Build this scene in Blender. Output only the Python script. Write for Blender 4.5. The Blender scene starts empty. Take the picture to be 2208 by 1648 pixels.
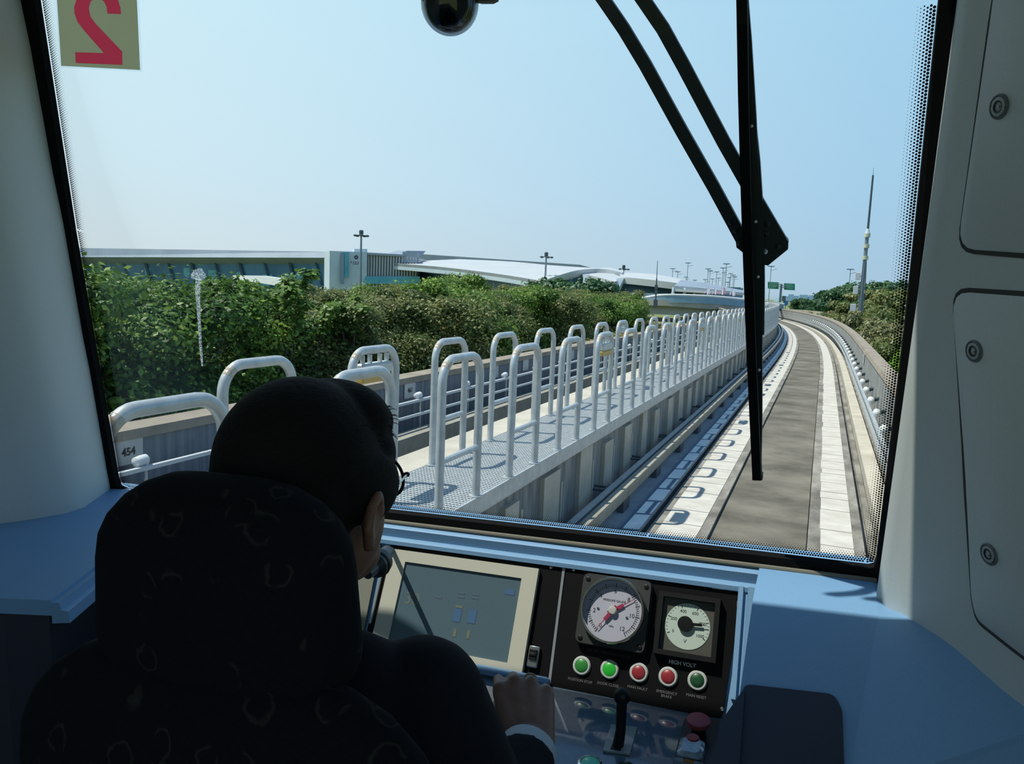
import bpy, bmesh, math, random
from math import sin, cos, tan, atan, atan2, radians, pi, sqrt
from mathutils import Vector as V, Matrix as Mx, Quaternion
random.seed(7)
S = bpy.context.scene
COL = S.collection

# ------------------------------------------------------------------ camera
# T: the train's own frame (x right, y ahead, z up, origin at the passenger's eye).
# The train leans a little on the banked curve, so T is rolled 2.5 degrees against the world.
FPX = 1670.0
PIT = atan(178 / FPX); YAW = atan(675 / FPX * cos(PIT)); LEAN = radians(2.5); EYE = 9.0
MT = Mx.Translation((0, 0, EYE)) @ Mx(((cos(LEAN), 0, -sin(LEAN), 0), (0, 1, 0, 0), (sin(LEAN), 0, cos(LEAN), 0), (0, 0, 0, 1)))
ID = Mx.Identity(4)
cF = V((-sin(YAW) * cos(PIT), cos(YAW) * cos(PIT), -sin(PIT)))
cR = V((cos(YAW), sin(YAW), 0))
cU = V((-sin(YAW) * sin(PIT), cos(YAW) * sin(PIT), cos(PIT)))
cam_d = bpy.data.cameras.new('camera'); cam = bpy.data.objects.new('camera', cam_d); COL.objects.link(cam)
cam.matrix_world = MT @ Mx((( cR.x, cU.x, -cF.x, 0), (cR.y, cU.y, -cF.y, 0), (cR.z, cU.z, -cF.z, 0), (0, 0, 0, 1)))
cam_d.sensor_width = 36.0; cam_d.lens = FPX / 2208 * 36; cam_d.clip_start = 0.02; cam_d.clip_end = 6000
S.camera = cam

# ------------------------------------------------------------------ light
S.view_settings.view_transform = 'Standard'; S.view_settings.look = 'None'
S.cycles.caustics_reflective = False; S.cycles.caustics_refractive = False
S.view_settings.exposure = 0.12; S.view_settings.gamma = 1.0; S.view_settings.use_curve_mapping = False
w = bpy.data.worlds.new('sky'); S.world = w; w.use_nodes = True
nt = w.node_tree; nt.nodes.clear()
out = nt.nodes.new('ShaderNodeOutputWorld'); bg = nt.nodes.new('ShaderNodeBackground')
tc = nt.nodes.new('ShaderNodeTexCoord'); sp = nt.nodes.new('ShaderNodeSeparateXYZ'); rp = nt.nodes.new('ShaderNodeValToRGB')
nt.links.new(tc.outputs['Generated'], sp.inputs[0])
el = rp.color_ramp.elements
el[0].position = 0.0; el[0].color = (.20, .19, .16, 1)
el[1].position = 1.0; el[1].color = (.07, .17, .38, 1)
for p, c in ((.485, (.30, .33, .33)), (.502, (.52, .67, .76)), (.56, (.50, .72, .86)), (.66, (.49, .75, .90)), (.74, (.36, .60, .80)), (.85, (.14, .30, .55))):
    e = el.new(p); e.color = (*c, 1)
mr = nt.nodes.new('ShaderNodeMapRange'); mr.inputs[1].default_value = -1; mr.inputs[2].default_value = 1
nt.links.new(sp.outputs['Z'], mr.inputs[0]); nt.links.new(mr.outputs[0], rp.inputs[0])
# a little brighter and whiter towards the sun's side
mx = nt.nodes.new('ShaderNodeMix'); mx.data_type = 'RGBA'; mx.blend_type = 'MULTIPLY'; mx.inputs[0].default_value = 1
m2 = nt.nodes.new('ShaderNodeMapRange'); m2.inputs[1].default_value = -.85; m2.inputs[2].default_value = .05
m2.inputs[3].default_value = 0; m2.inputs[4].default_value = 1
r2 = nt.nodes.new('ShaderNodeValToRGB'); r2.color_ramp.elements[0].color = (1.42, 1.17, 1.05, 1); r2.color_ramp.elements[1].color = (.80, .84, .92, 1)
nt.links.new(sp.outputs['X'], m2.inputs[0]); nt.links.new(m2.outputs[0], r2.inputs[0])
nt.links.new(rp.outputs[0], mx.inputs[6]); nt.links.new(r2.outputs[0], mx.inputs[7])
nt.links.new(mx.outputs[2], bg.inputs['Color']); bg.inputs['Strength'].default_value = 1.0
nt.links.new(bg.outputs[0], out.inputs[0])
SUN = (MT.to_3x3() @ V((-.42, -.14, 1))).normalized()
sl = bpy.data.lights.new('sun', 'SUN'); sl.energy = 4.9; sl.angle = radians(.6); sl.color = (1, .93, .82)
so = bpy.data.objects.new('sun', sl); COL.objects.link(so); so.rotation_euler = SUN.to_track_quat('Z', 'Y').to_euler()
so.location = (-20, -5, 60)

# ------------------------------------------------------------------ helpers
def rT(u, v): return cF + cR * ((u - 1104) / FPX) - cU * ((v - 824) / FPX)
R3 = MT.to_3x3()
def Tz(u, v, z): d = rT(u, v); return d * (z / d.z)
def Ty(u, v, y): d = rT(u, v); return d * (y / d.y)
def Tp(u, v, p, n): d = rT(u, v); return d * (V(p).dot(V(n)) / d.dot(V(n)))
def Td(u, v, D): return rT(u, v) * D
def at(u, v, D): return R3 @ (rT(u, v) * D) + V((0, 0, EYE))
def Wz(u, v, z): d = R3 @ rT(u, v); return d * ((z - EYE) / d.z) + V((0, 0, EYE))
def lin(r, g, b):
    f = lambda c: (c / 255 / 12.92) if c <= 10 else ((c / 255 + .055) / 1.055) ** 2.4
    return (f(r), f(g), f(b))

class MB:
    def __init__(s): s.v = []; s.f = []
    def add(s, vs, fs):
        n = len(s.v); s.v += [V(x) for x in vs]; s.f += [tuple(i + n for i in f) for f in fs]; return s
    def box(s, c, d, m=None):
        x, y, z = d[0] / 2, d[1] / 2, d[2] / 2
        vs = [V((a * x, b * y, e * z)) for e in (-1, 1) for b in (-1, 1) for a in (-1, 1)]
        if m is not None: vs = [m @ q for q in vs]
        c = V(c)
        return s.add([q + c for q in vs], [(0, 2, 3, 1), (4, 5, 7, 6), (0, 1, 5, 4), (2, 6, 7, 3), (0, 4, 6, 2), (1, 3, 7, 5)])
    def rbox(s, O, X, Y, Z, d, r=.003):      # box with chamfered edges on given axes, d = full sizes
        hx, hy, hz = d[0] / 2, d[1] / 2, d[2] / 2; r = min(r, hx * .9, hy * .9, hz * .9)
        O, X, Y, Z = V(O), V(X), V(Y), V(Z)
        rings = []
        for (zz, q) in ((-hz, r), (-hz + r, 0), (hz - r, 0), (hz, r)):
            a, b = hx - q, hy - q; k = r
            pts = [(-a + k, -b), (a - k, -b), (a, -b + k), (a, b - k), (a - k, b), (-a + k, b), (-a, b - k), (-a, -b + k)]
            rings.append([O + X * px + Y * py + Z * zz for px, py in pts])
        return s.loft(rings)
    def loft(s, rings, cap0=True, cap1=True, closed=True):
        n = len(rings[0]); vs = [p for r in rings for p in r]; fs = []
        for i in range(len(rings) - 1):
            for j in range(n if closed else n - 1):
                k = (j + 1) % n
                fs.append((i * n + j, i * n + k, (i + 1) * n + k, (i + 1) * n + j))
        if cap0 and closed: fs.append(tuple(range(n - 1, -1, -1)))
        if cap1 and closed: fs.append(tuple(range((len(rings) - 1) * n, len(rings) * n)))
        return s.add(vs, fs)
    def cyl(s, a, b, r0, r1=None, n=16):
        r1 = r0 if r1 is None else r1
        a, b = V(a), V(b); q = (b - a).to_track_quat('Z', 'Y')
        ring = lambda p, r: [p + q @ V((r * cos(2 * pi * i / n), r * sin(2 * pi * i / n), 0)) for i in range(n)]
        return s.loft([ring(a, r0), ring(b, r1)])
    def lathe(s, O, ax, prof, n=24):          # prof: (radius, height)
        q = V(ax).normalized().to_track_quat('Z', 'Y'); O = V(O)
        return s.loft([[O + q @ V((max(r, 1e-5) * cos(2 * pi * i / n), max(r, 1e-5) * sin(2 * pi * i / n), h)) for i in range(n)] for r, h in prof])
    def tube(s, pts, r, n=10, closed=False, sq=None):
        pts = [V(p) for p in pts]; m = len(pts); rings = []; up = None
        for i, p in enumerate(pts):
            t = (pts[(i + 1) % m] - pts[i - 1]) if closed or 0 < i < m - 1 else (pts[1] - pts[0] if i == 0 else pts[-1] - pts[-2])
            t.normalize()
            if up is None: up = t.orthogonal().normalized() if sq is None else (V(sq[0]) - t * V(sq[0]).dot(t)).normalized()
            up = (up - t * up.dot(t)).normalized(); b = t.cross(up)
            rr = r[i] if isinstance(r, (list, tuple)) else r
            if sq is None: rings.append([p + up * (rr * cos(2 * pi * k / n)) + b * (rr * sin(2 * pi * k / n)) for k in range(n)])
            else:
                h, w_ = sq[1] / 2, sq[2] / 2
                rings.append([p + up * a + b * c for a, c in ((-h, -w_), (h, -w_), (h, w_), (-h, w_))])
        if closed: rings.append(rings[0])
        return s.loft(rings, not closed, not closed)
    def prism(s, poly, d):                    # polygon of 3-D points pushed along d
        poly = [V(p) for p in poly]; d = V(d); n = len(poly)
        return s.add(poly + [p + d for p in poly], [tuple(range(n)), tuple(range(2 * n - 1, n - 1, -1))] + [(j, n + j, n + (j + 1) % n, (j + 1) % n) for j in range(n)])
    def ell(s, c, r, nu=16, nv=10, rot=None):
        c = V(c); r = (r, r, r) if not isinstance(r, (tuple, list)) else r; rings = []
        for i in range(nv + 1):
            t = -pi / 2 + pi * i / nv; t = max(-pi / 2 + .02, min(pi / 2 - .02, t))
            rg = [V((r[0] * cos(t) * cos(2 * pi * j / nu), r[1] * cos(t) * sin(2 * pi * j / nu), r[2] * sin(t))) for j in range(nu)]
            rings.append([c + (rot @ q if rot is not None else q) for q in rg])
        return s.loft(rings)
    def cap(s, a, b, r0, r1, n=14):           # tapered limb with round ends
        a, b = V(a), V(b); s.ell(a, r0, n, 8); s.ell(b, r1, n, 8); return s.cyl(a, b, r0, r1, n)
    def text(s, txt, O, X, Y, size, t=.0006, bold=0.0, align='CENTER', flip=False):
        cu = bpy.data.curves.new('tmp', 'FONT'); cu.body = txt; cu.size = size; cu.align_x = align; cu.align_y = 'CENTER'
        cu.extrude = t; cu.offset = bold; cu.resolution_u = 3
        ob = bpy.data.objects.new('tmp', cu); COL.objects.link(ob)
        dg = bpy.context.evaluated_depsgraph_get(); me = bpy.data.meshes.new_from_object(ob.evaluated_get(dg))
        O, X, Y = V(O), V(X).normalized(), V(Y).normalized(); Z = X.cross(Y); k = -1 if flip else 1
        s.add([O + X * (p.co.x * k) + Y * p.co.y + Z * p.co.z for p in me.vertices], [tuple(p.vertices) for p in me.polygons])
        bpy.data.objects.remove(ob); bpy.data.curves.remove(cu); bpy.data.meshes.remove(me); return s
    def build(s, name, mat, parent=None, origin=None, frame=None, smooth=35, fix=True):
        if parent is not None: org = V(ORG[parent.name])
        elif origin is not None: org = V(origin)
        else:
            n = len(s.v); lo = V((min(p.x for p in s.v), min(p.y for p in s.v), min(p.z for p in s.v)))
            hi = V((max(p.x for p in s.v), max(p.y for p in s.v), max(p.z for p in s.v))); org = V(((lo.x + hi.x) / 2, (lo.y + hi.y) / 2, lo.z))
        me = bpy.data.meshes.new(name); me.from_pydata([p - org for p in s.v], [], s.f)
        if fix:
            bm = bmesh.new(); bm.from_mesh(me); bmesh.ops.recalc_face_normals(bm, faces=bm.faces); bm.to_mesh(me); bm.free()
        if smooth:
            me.shade_smooth()
            if smooth < 180: me.set_sharp_from_angle(angle=radians(smooth))
        if isinstance(mat, (list, tuple)):
            for m_ in mat: me.materials.append(m_)
        else: me.materials.append(mat)
        o = bpy.data.objects.new(name, me); COL.objects.link(o)
        if parent is not None: o.parent = parent
        else: o.matrix_world = (MT if frame is None else frame) @ Mx.Translation(org)
        ORG[o.name] = org
        return o
ORG = {}
def tag(o, label=None, cat=None, group=None, kind=None):
    if label: o['label'] = label
    if cat: o['category'] = cat
    if group: o['group'] = group
    if kind: o['kind'] = kind
    return o
def thing(name, label, cat, loc=(0, 0, 0), frame=None, group=None, kind=None):
    o = bpy.data.objects.new(name, None); COL.objects.link(o); o.empty_display_size = .1
    o.matrix_world = (MT if frame is None else frame) @ Mx.Translation(V(loc)); ORG[o.name] = V(loc)
    return tag(o, label, cat, group, kind)
def copy_tree(o, parent=None):
    c = o.copy(); COL.objects.link(c)
    if parent is not None: c.parent = parent
    ORG[c.name] = ORG.get(o.name, V((0, 0, 0)))
    for ch in list(KIDS.get(o.name, [])): copy_tree(ch, c)
    return c
KIDS = {}
def kids(o): KIDS[o.name] = list(o.children); [kids(c) for c in o.children]; return o

# ------------------------------------------------------------------ materials
def pm(name, c, c2=None, scale=6.0, rough=.6, metal=0.0, bump=0.0, detail=5.0, stretch=(1, 1, 1), spec=.5, lo=.35, hi=.65, bscale=None, emit=None, coat=0.0):
    m = bpy.data.materials.new(name); m.use_nodes = True; t = m.node_tree; b = t.nodes['Principled BSDF']
    b.inputs['Roughness'].default_value = rough; b.inputs['Metallic'].default_value = metal; b.inputs['Specular IOR Level'].default_value = spec
    b.inputs['Base Color'].default_value = (*c, 1); b.inputs['Coat Weight'].default_value = coat
    if c2 is not None or bump:
        co = t.nodes.new('ShaderNodeTexCoord'); mp = t.nodes.new('ShaderNodeMapping'); mp.inputs['Scale'].default_value = stretch
        nz = t.nodes.new('ShaderNodeTexNoise'); nz.inputs['Scale'].default_value = scale; nz.inputs['Detail'].default_value = detail; nz.inputs['Roughness'].default_value = .62
        t.links.new(co.outputs['Object'], mp.inputs[0]); t.links.new(mp.outputs[0], nz.inputs['Vector'])
        if c2 is not None:
            r = t.nodes.new('ShaderNodeValToRGB'); r.color_ramp.elements[0].position = lo; r.color_ramp.elements[1].position = hi
            r.color_ramp.elements[0].color = (*c, 1); r.color_ramp.elements[1].color = (*c2, 1)
            t.links.new(nz.outputs['Fac'], r.inputs[0]); t.links.new(r.outputs[0], b.inputs['Base Color'])
        if bump:
            n2 = nz
            if bscale:
                n2 = t.nodes.new('ShaderNodeTexNoise'); n2.inputs['Scale'].default_value = bscale; n2.inputs['Detail'].default_value = 4
                t.links.new(mp.outputs[0], n2.inputs['Vector'])
            bp = t.nodes.new('ShaderNodeBump'); bp.inputs['Strength'].default_value = bump; bp.inputs['Distance'].default_value = .01
            t.links.new(n2.outputs['Fac'], bp.inputs['Height']); t.links.new(bp.outputs[0], b.inputs['Normal'])
    if emit: b.inputs['Emission Color'].default_value = (*emit[0], 1); b.inputs['Emission Strength'].default_value = emit[1]
    return m
def glassy(name, tint=(1, 1, 1), refl=.05, rough=0.0, dots=None):
    m = bpy.data.materials.new(name); m.use_nodes = True; t = m.node_tree; t.nodes.clear()
    o = t.nodes.new('ShaderNodeOutputMaterial'); a = t.nodes.new('ShaderNodeBsdfTransparent'); g = t.nodes.new('ShaderNodeBsdfGlossy'); x = t.nodes.new('ShaderNodeMixShader')
    a.inputs[0].default_value = (*tint, 1); g.inputs['Roughness'].default_value = rough
    lw = t.nodes.new('ShaderNodeLayerWeight'); lw.inputs['Blend'].default_value = .25
    ml = t.nodes.new('ShaderNodeMath'); ml.operation = 'MULTIPLY'; ml.inputs[1].default_value = refl * 6
    t.links.new(lw.outputs['Fresnel'], ml.inputs[0]); ml.use_clamp = True
    t.links.new(ml.outputs[0], x.inputs[0]); t.links.new(a.outputs[0], x.inputs[1]); t.links.new(g.outputs[0], x.inputs[2]); t.links.new(x.outputs[0], o.inputs[0])
    return m
def leafmat(name, cols, scale=.6, trans=.35):
    m = bpy.data.materials.new(name); m.use_nodes = True; t = m.node_tree; t.nodes.clear()
    o = t.nodes.new('ShaderNodeOutputMaterial'); g = t.nodes.new('ShaderNodeNewGeometry'); r = t.nodes.new('ShaderNodeValToRGB')
    nz = t.nodes.new('ShaderNodeTexNoise'); nz.inputs['Scale'].default_value = scale; nz.inputs['Detail'].default_value = 2
    t.links.new(g.outputs['Position'], nz.inputs['Vector'])
    ad = t.nodes.new('ShaderNodeMath'); ad.operation = 'MULTIPLY_ADD'; ad.inputs[1].default_value = .5; 
    s2 = t.nodes.new('ShaderNodeMath'); s2.operation = 'MULTIPLY_ADD'; s2.inputs[1].default_value = 1.3; s2.inputs[2].default_value = -.4
    t.links.new(nz.outputs['Fac'], s2.inputs[0]); t.links.new(g.outputs['Random Per Island'], ad.inputs[0]); t.links.new(s2.outputs[0], ad.inputs[2])
    e = r.color_ramp.elements; n = len(cols)
    e[0].color = (*cols[0], 1); e[1].color = (*cols[-1], 1)
    for i in range(1, n - 1): q = e.new(i / (n - 1)); q.color = (*cols[i], 1)
    t.links.new(ad.outputs[0], r.inputs[0])
    b = t.nodes.new('ShaderNodeBsdfPrincipled'); b.inputs['Roughness'].default_value = .45; b.inputs['Specular IOR Level'].default_value = .35
    tr = t.nodes.new('ShaderNodeBsdfTranslucent'); x = t.nodes.new('ShaderNodeMixShader'); x.inputs[0].default_value = trans
    t.links.new(r.outputs[0], b.inputs['Base Color']); t.links.new(r.outputs[0], tr.inputs[0])
    t.links.new(b.outputs[0], x.inputs[1]); t.links.new(tr.outputs[0], x.inputs[2]); t.links.new(x.outputs[0], o.inputs[0])
    return m
M = {}
M['galv'] = pm('galvanised_steel', (.42, .45, .47), (.56, .59, .60), 9, .42, .35, .06)
M['galv_rust'] = pm('rust_on_steel', (.40, .31, .22), (.52, .50, .44), 30, .7)
M['grating'] = pm('grating_steel', (.42, .45, .46), (.55, .57, .57), 14, .5, .2, .1)
M['conc'] = pm('pale_concrete', (.44, .40, .33), (.56, .52, .44), 2.2, .9, 0, .1, bscale=30)
M['conc_dirty'] = pm('stained_concrete', (.13, .12, .10), (.33, .31, .27), 2.6, .95, 0, .15, stretch=(1, .5, 1), bscale=40)
M['conc_wall'] = pm('weathered_concrete', (.17, .18, .18), (.34, .34, .32), 3.2, .95, 0, .12, stretch=(3, 3, .35))
M['conc_mid'] = pm('brown_grey_slab', (.085, .076, .058), (.215, .195, .155), 1.1, .95, 0, .12, detail=10, stretch=(.8, .9, 1))
M['conc_cap'] = pm('brown_cap', (.24, .20, .155), (.33, .28, .22), 2.5, .95)
M['conc_shelf'] = pm('grey_shelf_concrete', (.30, .33, .36), (.38, .40, .42), 3, .9)
M['dark_wall'] = pm('dark_streaked_wall', (.10, .12, .15), (.20, .22, .25), 3, .9, 0, .08, stretch=(4, 4, .15))
M['pit'] = pm('dark_track_bed', (.035, .037, .042), (.07, .07, .075), 3, .95)
M['strip'] = pm('white_running_strip', (.50, .465, .405), (.62, .59, .53), 3.0, .85, 0, .06, stretch=(1, 1.4, 1))
M['tan_beam'] = pm('tan_guide_beam', (.27, .25, .20), (.36, .34, .28), 4, .7)
M['black'] = pm('black_plastic', (.006, .006, .0065), None, rough=.45, spec=.35)
M['black_panel'] = pm('black_panel_paint', (.0035, .0035, .004), (.005, .005, .0055), 300, .5, spec=.15)
M['rubber'] = pm('black_rubber', (.004, .004, .0045), None, rough=.8, spec=.15)
M['trim'] = pm('pale_grey_trim', (.52, .55, .53), (.55, .58, .56), 260, .55, 0, .03)
M['blue'] = pm('blue_dash_paint', (.165, .32, .51), (.19, .35, .55), 420, .5, 0, .05)
M['blue_dark'] = pm('dark_blue_plastic_and_shade', (.012, .016, .028), (.016, .02, .034), 420, .5)
M['chrome'] = pm('chrome', (.75, .76, .78), None, rough=.18, metal=1)
M['white'] = pm('white_porcelain', (.78, .79, .78), None, rough=.25)
M['white_paint'] = pm('white_paint', (.62, .65, .67), None, rough=.5)
# ------------------------------------------------------------------ guideway (world frame)
def px_(y): return -1.25e-4 * max(0, y - 28) ** 2.5
def dpx(y): return -1.25e-4 * 2.5 * max(0, y - 28) ** 1.5
def P(x, y, z):
    d = dpx(y); n = sqrt(1 + d * d); return V((px_(y) + x / n, y - x * d / n, z))
def heading(y): return atan(-dpx(y))
def ys(y0, y1, st):
    n = max(1, int(round((y1 - y0) / st))); return [y0 + (y1 - y0) * i / n for i in range(n + 1)]
def sweep(mb, prof, y0, y1, st=2.0):
    return mb.loft([[P(x, y, z) for x, z in prof] for y in ys(y0, y1, st)])
def rect(x0, x1, z0, z1): return [(x0, z0), (x1, z0), (x1, z1), (x0, z1)]
Y0, Y1 = -8, 150
def struct(name, mb, mat, label=None, frame=ID, **k):
    o = mb.build(name, mat, None, frame=frame, **k); o['kind'] = 'structure'
    if label: o['label'] = label
    return o
g = MB()
g.add([(-900, -300, 4.6), (900, -300, 4.6), (900, 1500, 4.6), (-900, 1500, 4.6)], [(0, 1, 2, 3)])
M['grass'] = pm('dry_green_ground', (.10, .16, .035), (.24, .24, .10), .35, .95, 0, .2, detail=8)
struct('ground', g, M['grass'], smooth=0)
# right track
struct('floor_track_bed', sweep(MB(), rect(-2.42, 1.22, 5.9, 6.22), Y0, Y1), M['conc_dirty'])
struct('floor_centre_slab', sweep(MB(), rect(-.98, .03, 6.2, 6.30), Y0, Y1), M['conc_mid'])
struct('floor_strip_margin_left', sweep(MB(), rect(-1.64, -.99, 6.2, 6.345), Y0, Y1), M['conc_dirty'])
struct('floor_strip_margin_right', sweep(MB(), rect(.04, .62, 6.2, 6.345), Y0, Y1), M['conc_dirty'])
def strip_slabs(name, x0, x1):
    m = MB(); y = Y0; L = .62
    rnd = random.Random(3)
    while y < Y1:
        l = L * rnd.choice((1, 1, 1.5, .6)); e = rnd.uniform(-.012, .012)
        m.loft([[P(a + (e if a == x0 else 0), q, z) for a, z in rect(x0, x1, 6.3, 6.352)] for q in (y + .011, y + l - .011)]); y += l
    return struct(name, m, M['strip'], smooth=0)
strip_slabs('floor_running_strip_left', -1.54, -1.10); strip_slabs('floor_running_strip_right', .17, .51)
struct('floor_kerb_right', sweep(MB(), rect(.78, 1.0, 6.2, 6.42), Y0, Y1), M['conc'])
struct('floor_gutter_ridge', sweep(MB(), rect(.69, .77, 6.2, 6.26), Y0, Y1), M['conc_dirty'])
struct('wall_right_parapet', sweep(MB(), [(1.2, 5.2), (1.45, 5.2), (1.45, 7.50), (1.2, 7.50)], Y0, Y1), M['conc_wall'])
struct('trim_right_parapet_cap', sweep(MB(), [(1.17, 7.50), (1.47, 7.50), (1.47, 7.60), (1.20, 7.60)], Y0, Y1), M['conc_cap'])
struct('floor_cable_shelf', sweep(MB(), rect(-2.40, -1.74, 6.2, 6.42), Y0, Y1), M['conc_shelf'])
# walkway block between the two tracks
struct('wall_walkway', sweep(MB(), [(-2.42, 5.6), (-2.42, 7.27), (-3.5, 7.27), (-3.5, 5.6)], Y0, Y1), M['conc_wall'])
struct('trim_walkway_ledge', sweep(MB(), [(-3.16, 7.27), (-3.16, 7.40), (-3.52, 7.40), (-3.52, 7.27)], Y0, Y1), M['conc'])
# pilasters: shallow raised concrete posts and brow pieces down the walkway wall
pil = MB(); rnd = random.Random(5); y = 2.3; k = 0
while y < 90:
    w_ = rnd.uniform(.32, .5); a, b = P(-2.36, y, 0), P(-2.36, y + w_, 0)
    pil.loft([[P(x, q, z) for x, z in rect(-2.43, -2.37, 6.42, 7.12 + .05 * (k % 3))] for q in (y, y + w_)])
    pil.loft([[P(x, q, z) for x, z in rect(-2.43, -2.385, 6.42, 7.0)] for q in (y + w_ + .1, y + w_ + .14)])
    y += w_ + rnd.uniform(.55, .8); k += 1
struct('wall_walkway_pilasters', pil, M['conc'], smooth=0)
# steel channel on the walkway's edge, then grating
struct('trim_walkway_channel', sweep(sweep(sweep(MB(), rect(-2.335, -2.315, 7.30, 7.405), Y0, Y1), rect(-2.42, -2.315, 7.275, 7.30), Y0, Y1), rect(-2.39, -2.36, 7.23, 7.275), Y0, Y1), M['galv'])
gr = MB()
y = 2.0
while y < 62:                                  # cross bars near enough to be seen one by one
    q = .05 if y < 14 else (.1 if y < 30 else .25)
    gr.loft([[P(x, t, z) for x, z in rect(-3.15, -2.335, 7.375, 7.40)] for t in (y, y + q * .55)]); y += q
for i in range(28): sweep(gr, rect(-3.15 + i * .0295, -3.145 + i * .0295, 7.36, 7.402), 2, 62, 4)
sweep(gr, rect(-3.15, -2.335, 7.33, 7.35), Y0, Y1)
sweep(gr, rect(-3.15, -2.335, 7.35, 7.40), 62, Y1)
walk = gr.build('walkway_grating', M['grating'], None, frame=ID, smooth=0)
tag(walk, 'galvanised steel grating deck of the walkway between the two tracks', 'walkway')

# handrail loops
def loop_proto(lamp):
    t = thing('handrail_loop', 'x', 'handrail', (0, 0, 0), ID)
    w2, h, r = .31, 1.09, .16; pts = [V((0, -w2, 0))]
    for i in range(9): a = pi - pi / 2 * i / 8; pts.append(V((0, -w2 + r + r * cos(a), h - r + r * sin(a))))
    for i in range(9): a = pi / 2 - pi / 2 * i / 8; pts.append(V((0, w2 - r + r * cos(a), h - r + r * sin(a))))
    pts.append(V((0, w2, 0)))
    MB().tube(pts, .0315, 12).build('bent_tube', M['galv'], t)
    MB().cyl((0, -w2, .39), (0, w2, .39), .023, None, 10).build('crossbar', M['galv'], t)
    for s in (-1, 1): MB().cyl((0, s * w2, 0), (0, s * w2, .012), .055, None, 12).build('foot_plate', M['galv'], t)
    ru = MB()
    a = 2.36
    c = V((0, -w2 + r, h - r)); q = [c + V((0, r * cos(x), r * sin(x))) for x in (2.1, 2.3, 2.5, 2.7)]
    ru.tube(q[:3], .0319, 12); ru.build('rust_patch', M['galv_rust'], t)
    if lamp:
        b = MB(); b.rbox((0, 0, h - .14), (1, 0, 0), (0, 1, 0), (0, 0, 1), (.085, .40, .085), .012); b.build('lamp_housing', M['lamp_white'], t)['label'] = 'white lamp housing'
        b = MB(); b.rbox((0, 0, h - .215), (1, 0, 0), (0, 1, 0), (0, 0, 1), (.07, .42, .06), .01); b.build('lamp_lens', M['lamp_yellow'], t)['label'] = 'yellow lamp lens'
        for q in (-.17, -.07, .07, .17): MB().box((0, q, h - .07), (.03, .02, .07)).build('lamp_bracket', M['galv'], t, smooth=0)
    return t
M['lamp_white'] = pm('lamp_white_plastic', (.55, .57, .56), None, rough=.4)
M['lamp_yellow'] = pm('lamp_amber_plastic', (.55, .36, .10), None, rough=.4)
lp, ll = kids(loop_proto(False)), kids(loop_proto(True))
ORD = 'first second third fourth fifth sixth seventh eighth ninth tenth eleventh twelfth thirteenth fourteenth fifteenth sixteenth seventeenth eighteenth nineteenth twentieth'.split()
TENS = {2: 'twenty', 3: 'thirty', 4: 'forty', 5: 'fifty', 6: 'sixty', 7: 'seventy', 8: 'eighty'}
def ordn(i):
    if i <= 20: return ORD[i - 1]
    a, b = divmod(i, 10)
    return (TENS[a] + '-' + ORD[b - 1]) if b else TENS[a][:-1] + 'ieth'
used = set()
def put_loop(x, yc, lamp, label, grp):
    src = ll if lamp else lp
    if src.name not in used: o = src; used.add(src.name)
    else: o = copy_tree(src)
    p = P(x, yc, 7.40)
    o.matrix_world = Mx.Translation(p) @ Mx.Rotation(heading(yc), 4, 'Z')
    o['label'] = label; o['group'] = grp
NR = 0
yc = 2.37; i = 0
while yc < 88:
    i += 1
    lamp = i in (6, 12, 18, 24, 30)
    far = yc > 42
    put_loop(-2.345, yc if i > 1 else 2.28, lamp, ('grey steel handrail loop in the crowded far bend of the row nearest the cab' if far else
        (f'{ordn(i)} handrail loop from the cab in the near row' + (', carrying a white and amber lamp' if lamp else ', plain grey steel'))),
        'far loops of the near row' if far else 'loops along the near edge of the walkway'); yc += 1.29
yc = 3.73; i = 0
while yc < 88:
    i += 1
    lamp = i in (2, 8, 14, 20, 26)
    far = yc > 42
    put_loop(-3.11, yc, lamp, ('grey steel handrail loop in the crowded far bend of the row beside the second track' if far else
        (f'{ordn(i)} handrail loop from the cab in the far row' + (', carrying a white and amber lamp' if lamp else ', plain grey steel'))),
        'far loops of the far row' if far else 'loops along the far edge of the walkway'); yc += 1.29

M['cover'] = pm('blue_grey_shaded_cover', lin(58, 88, 116), lin(70, 100, 126), 3, .6)  # strip colour darkened for the shadow it lies in
# guide rails and their supports (left of the right-hand track)
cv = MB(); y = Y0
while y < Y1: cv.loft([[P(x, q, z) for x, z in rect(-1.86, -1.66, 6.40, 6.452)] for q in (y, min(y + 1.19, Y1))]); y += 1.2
tag(cv.build('shaded_cover_strip', M['cover'], None, frame=ID, smooth=0), 'blue grey strip, shadow put into its colour, running beside the left white running strip', 'cover')
o = sweep(sweep(MB(), rect(-2.02, -1.99, 6.56, 6.72), Y0, Y1), rect(-2.05, -1.96, 6.70, 6.73), Y0, Y1).build('guide_rail', M['tan_beam'], None, frame=ID, smooth=0)
tag(o, 'tan steel guide rail standing off the shelf beside the left running strip', 'rail')
o = sweep(sweep(MB(), rect(-2.16, -2.14, 6.60, 6.68), Y0, Y1), rect(-2.19, -2.11, 6.68, 6.70), Y0, Y1).build('power_rail', M['galv'], None, frame=ID, smooth=0)
tag(o, 'grey conductor rail between the tan guide rail and the walkway wall', 'rail')
n = 0; y = 5.0
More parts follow.
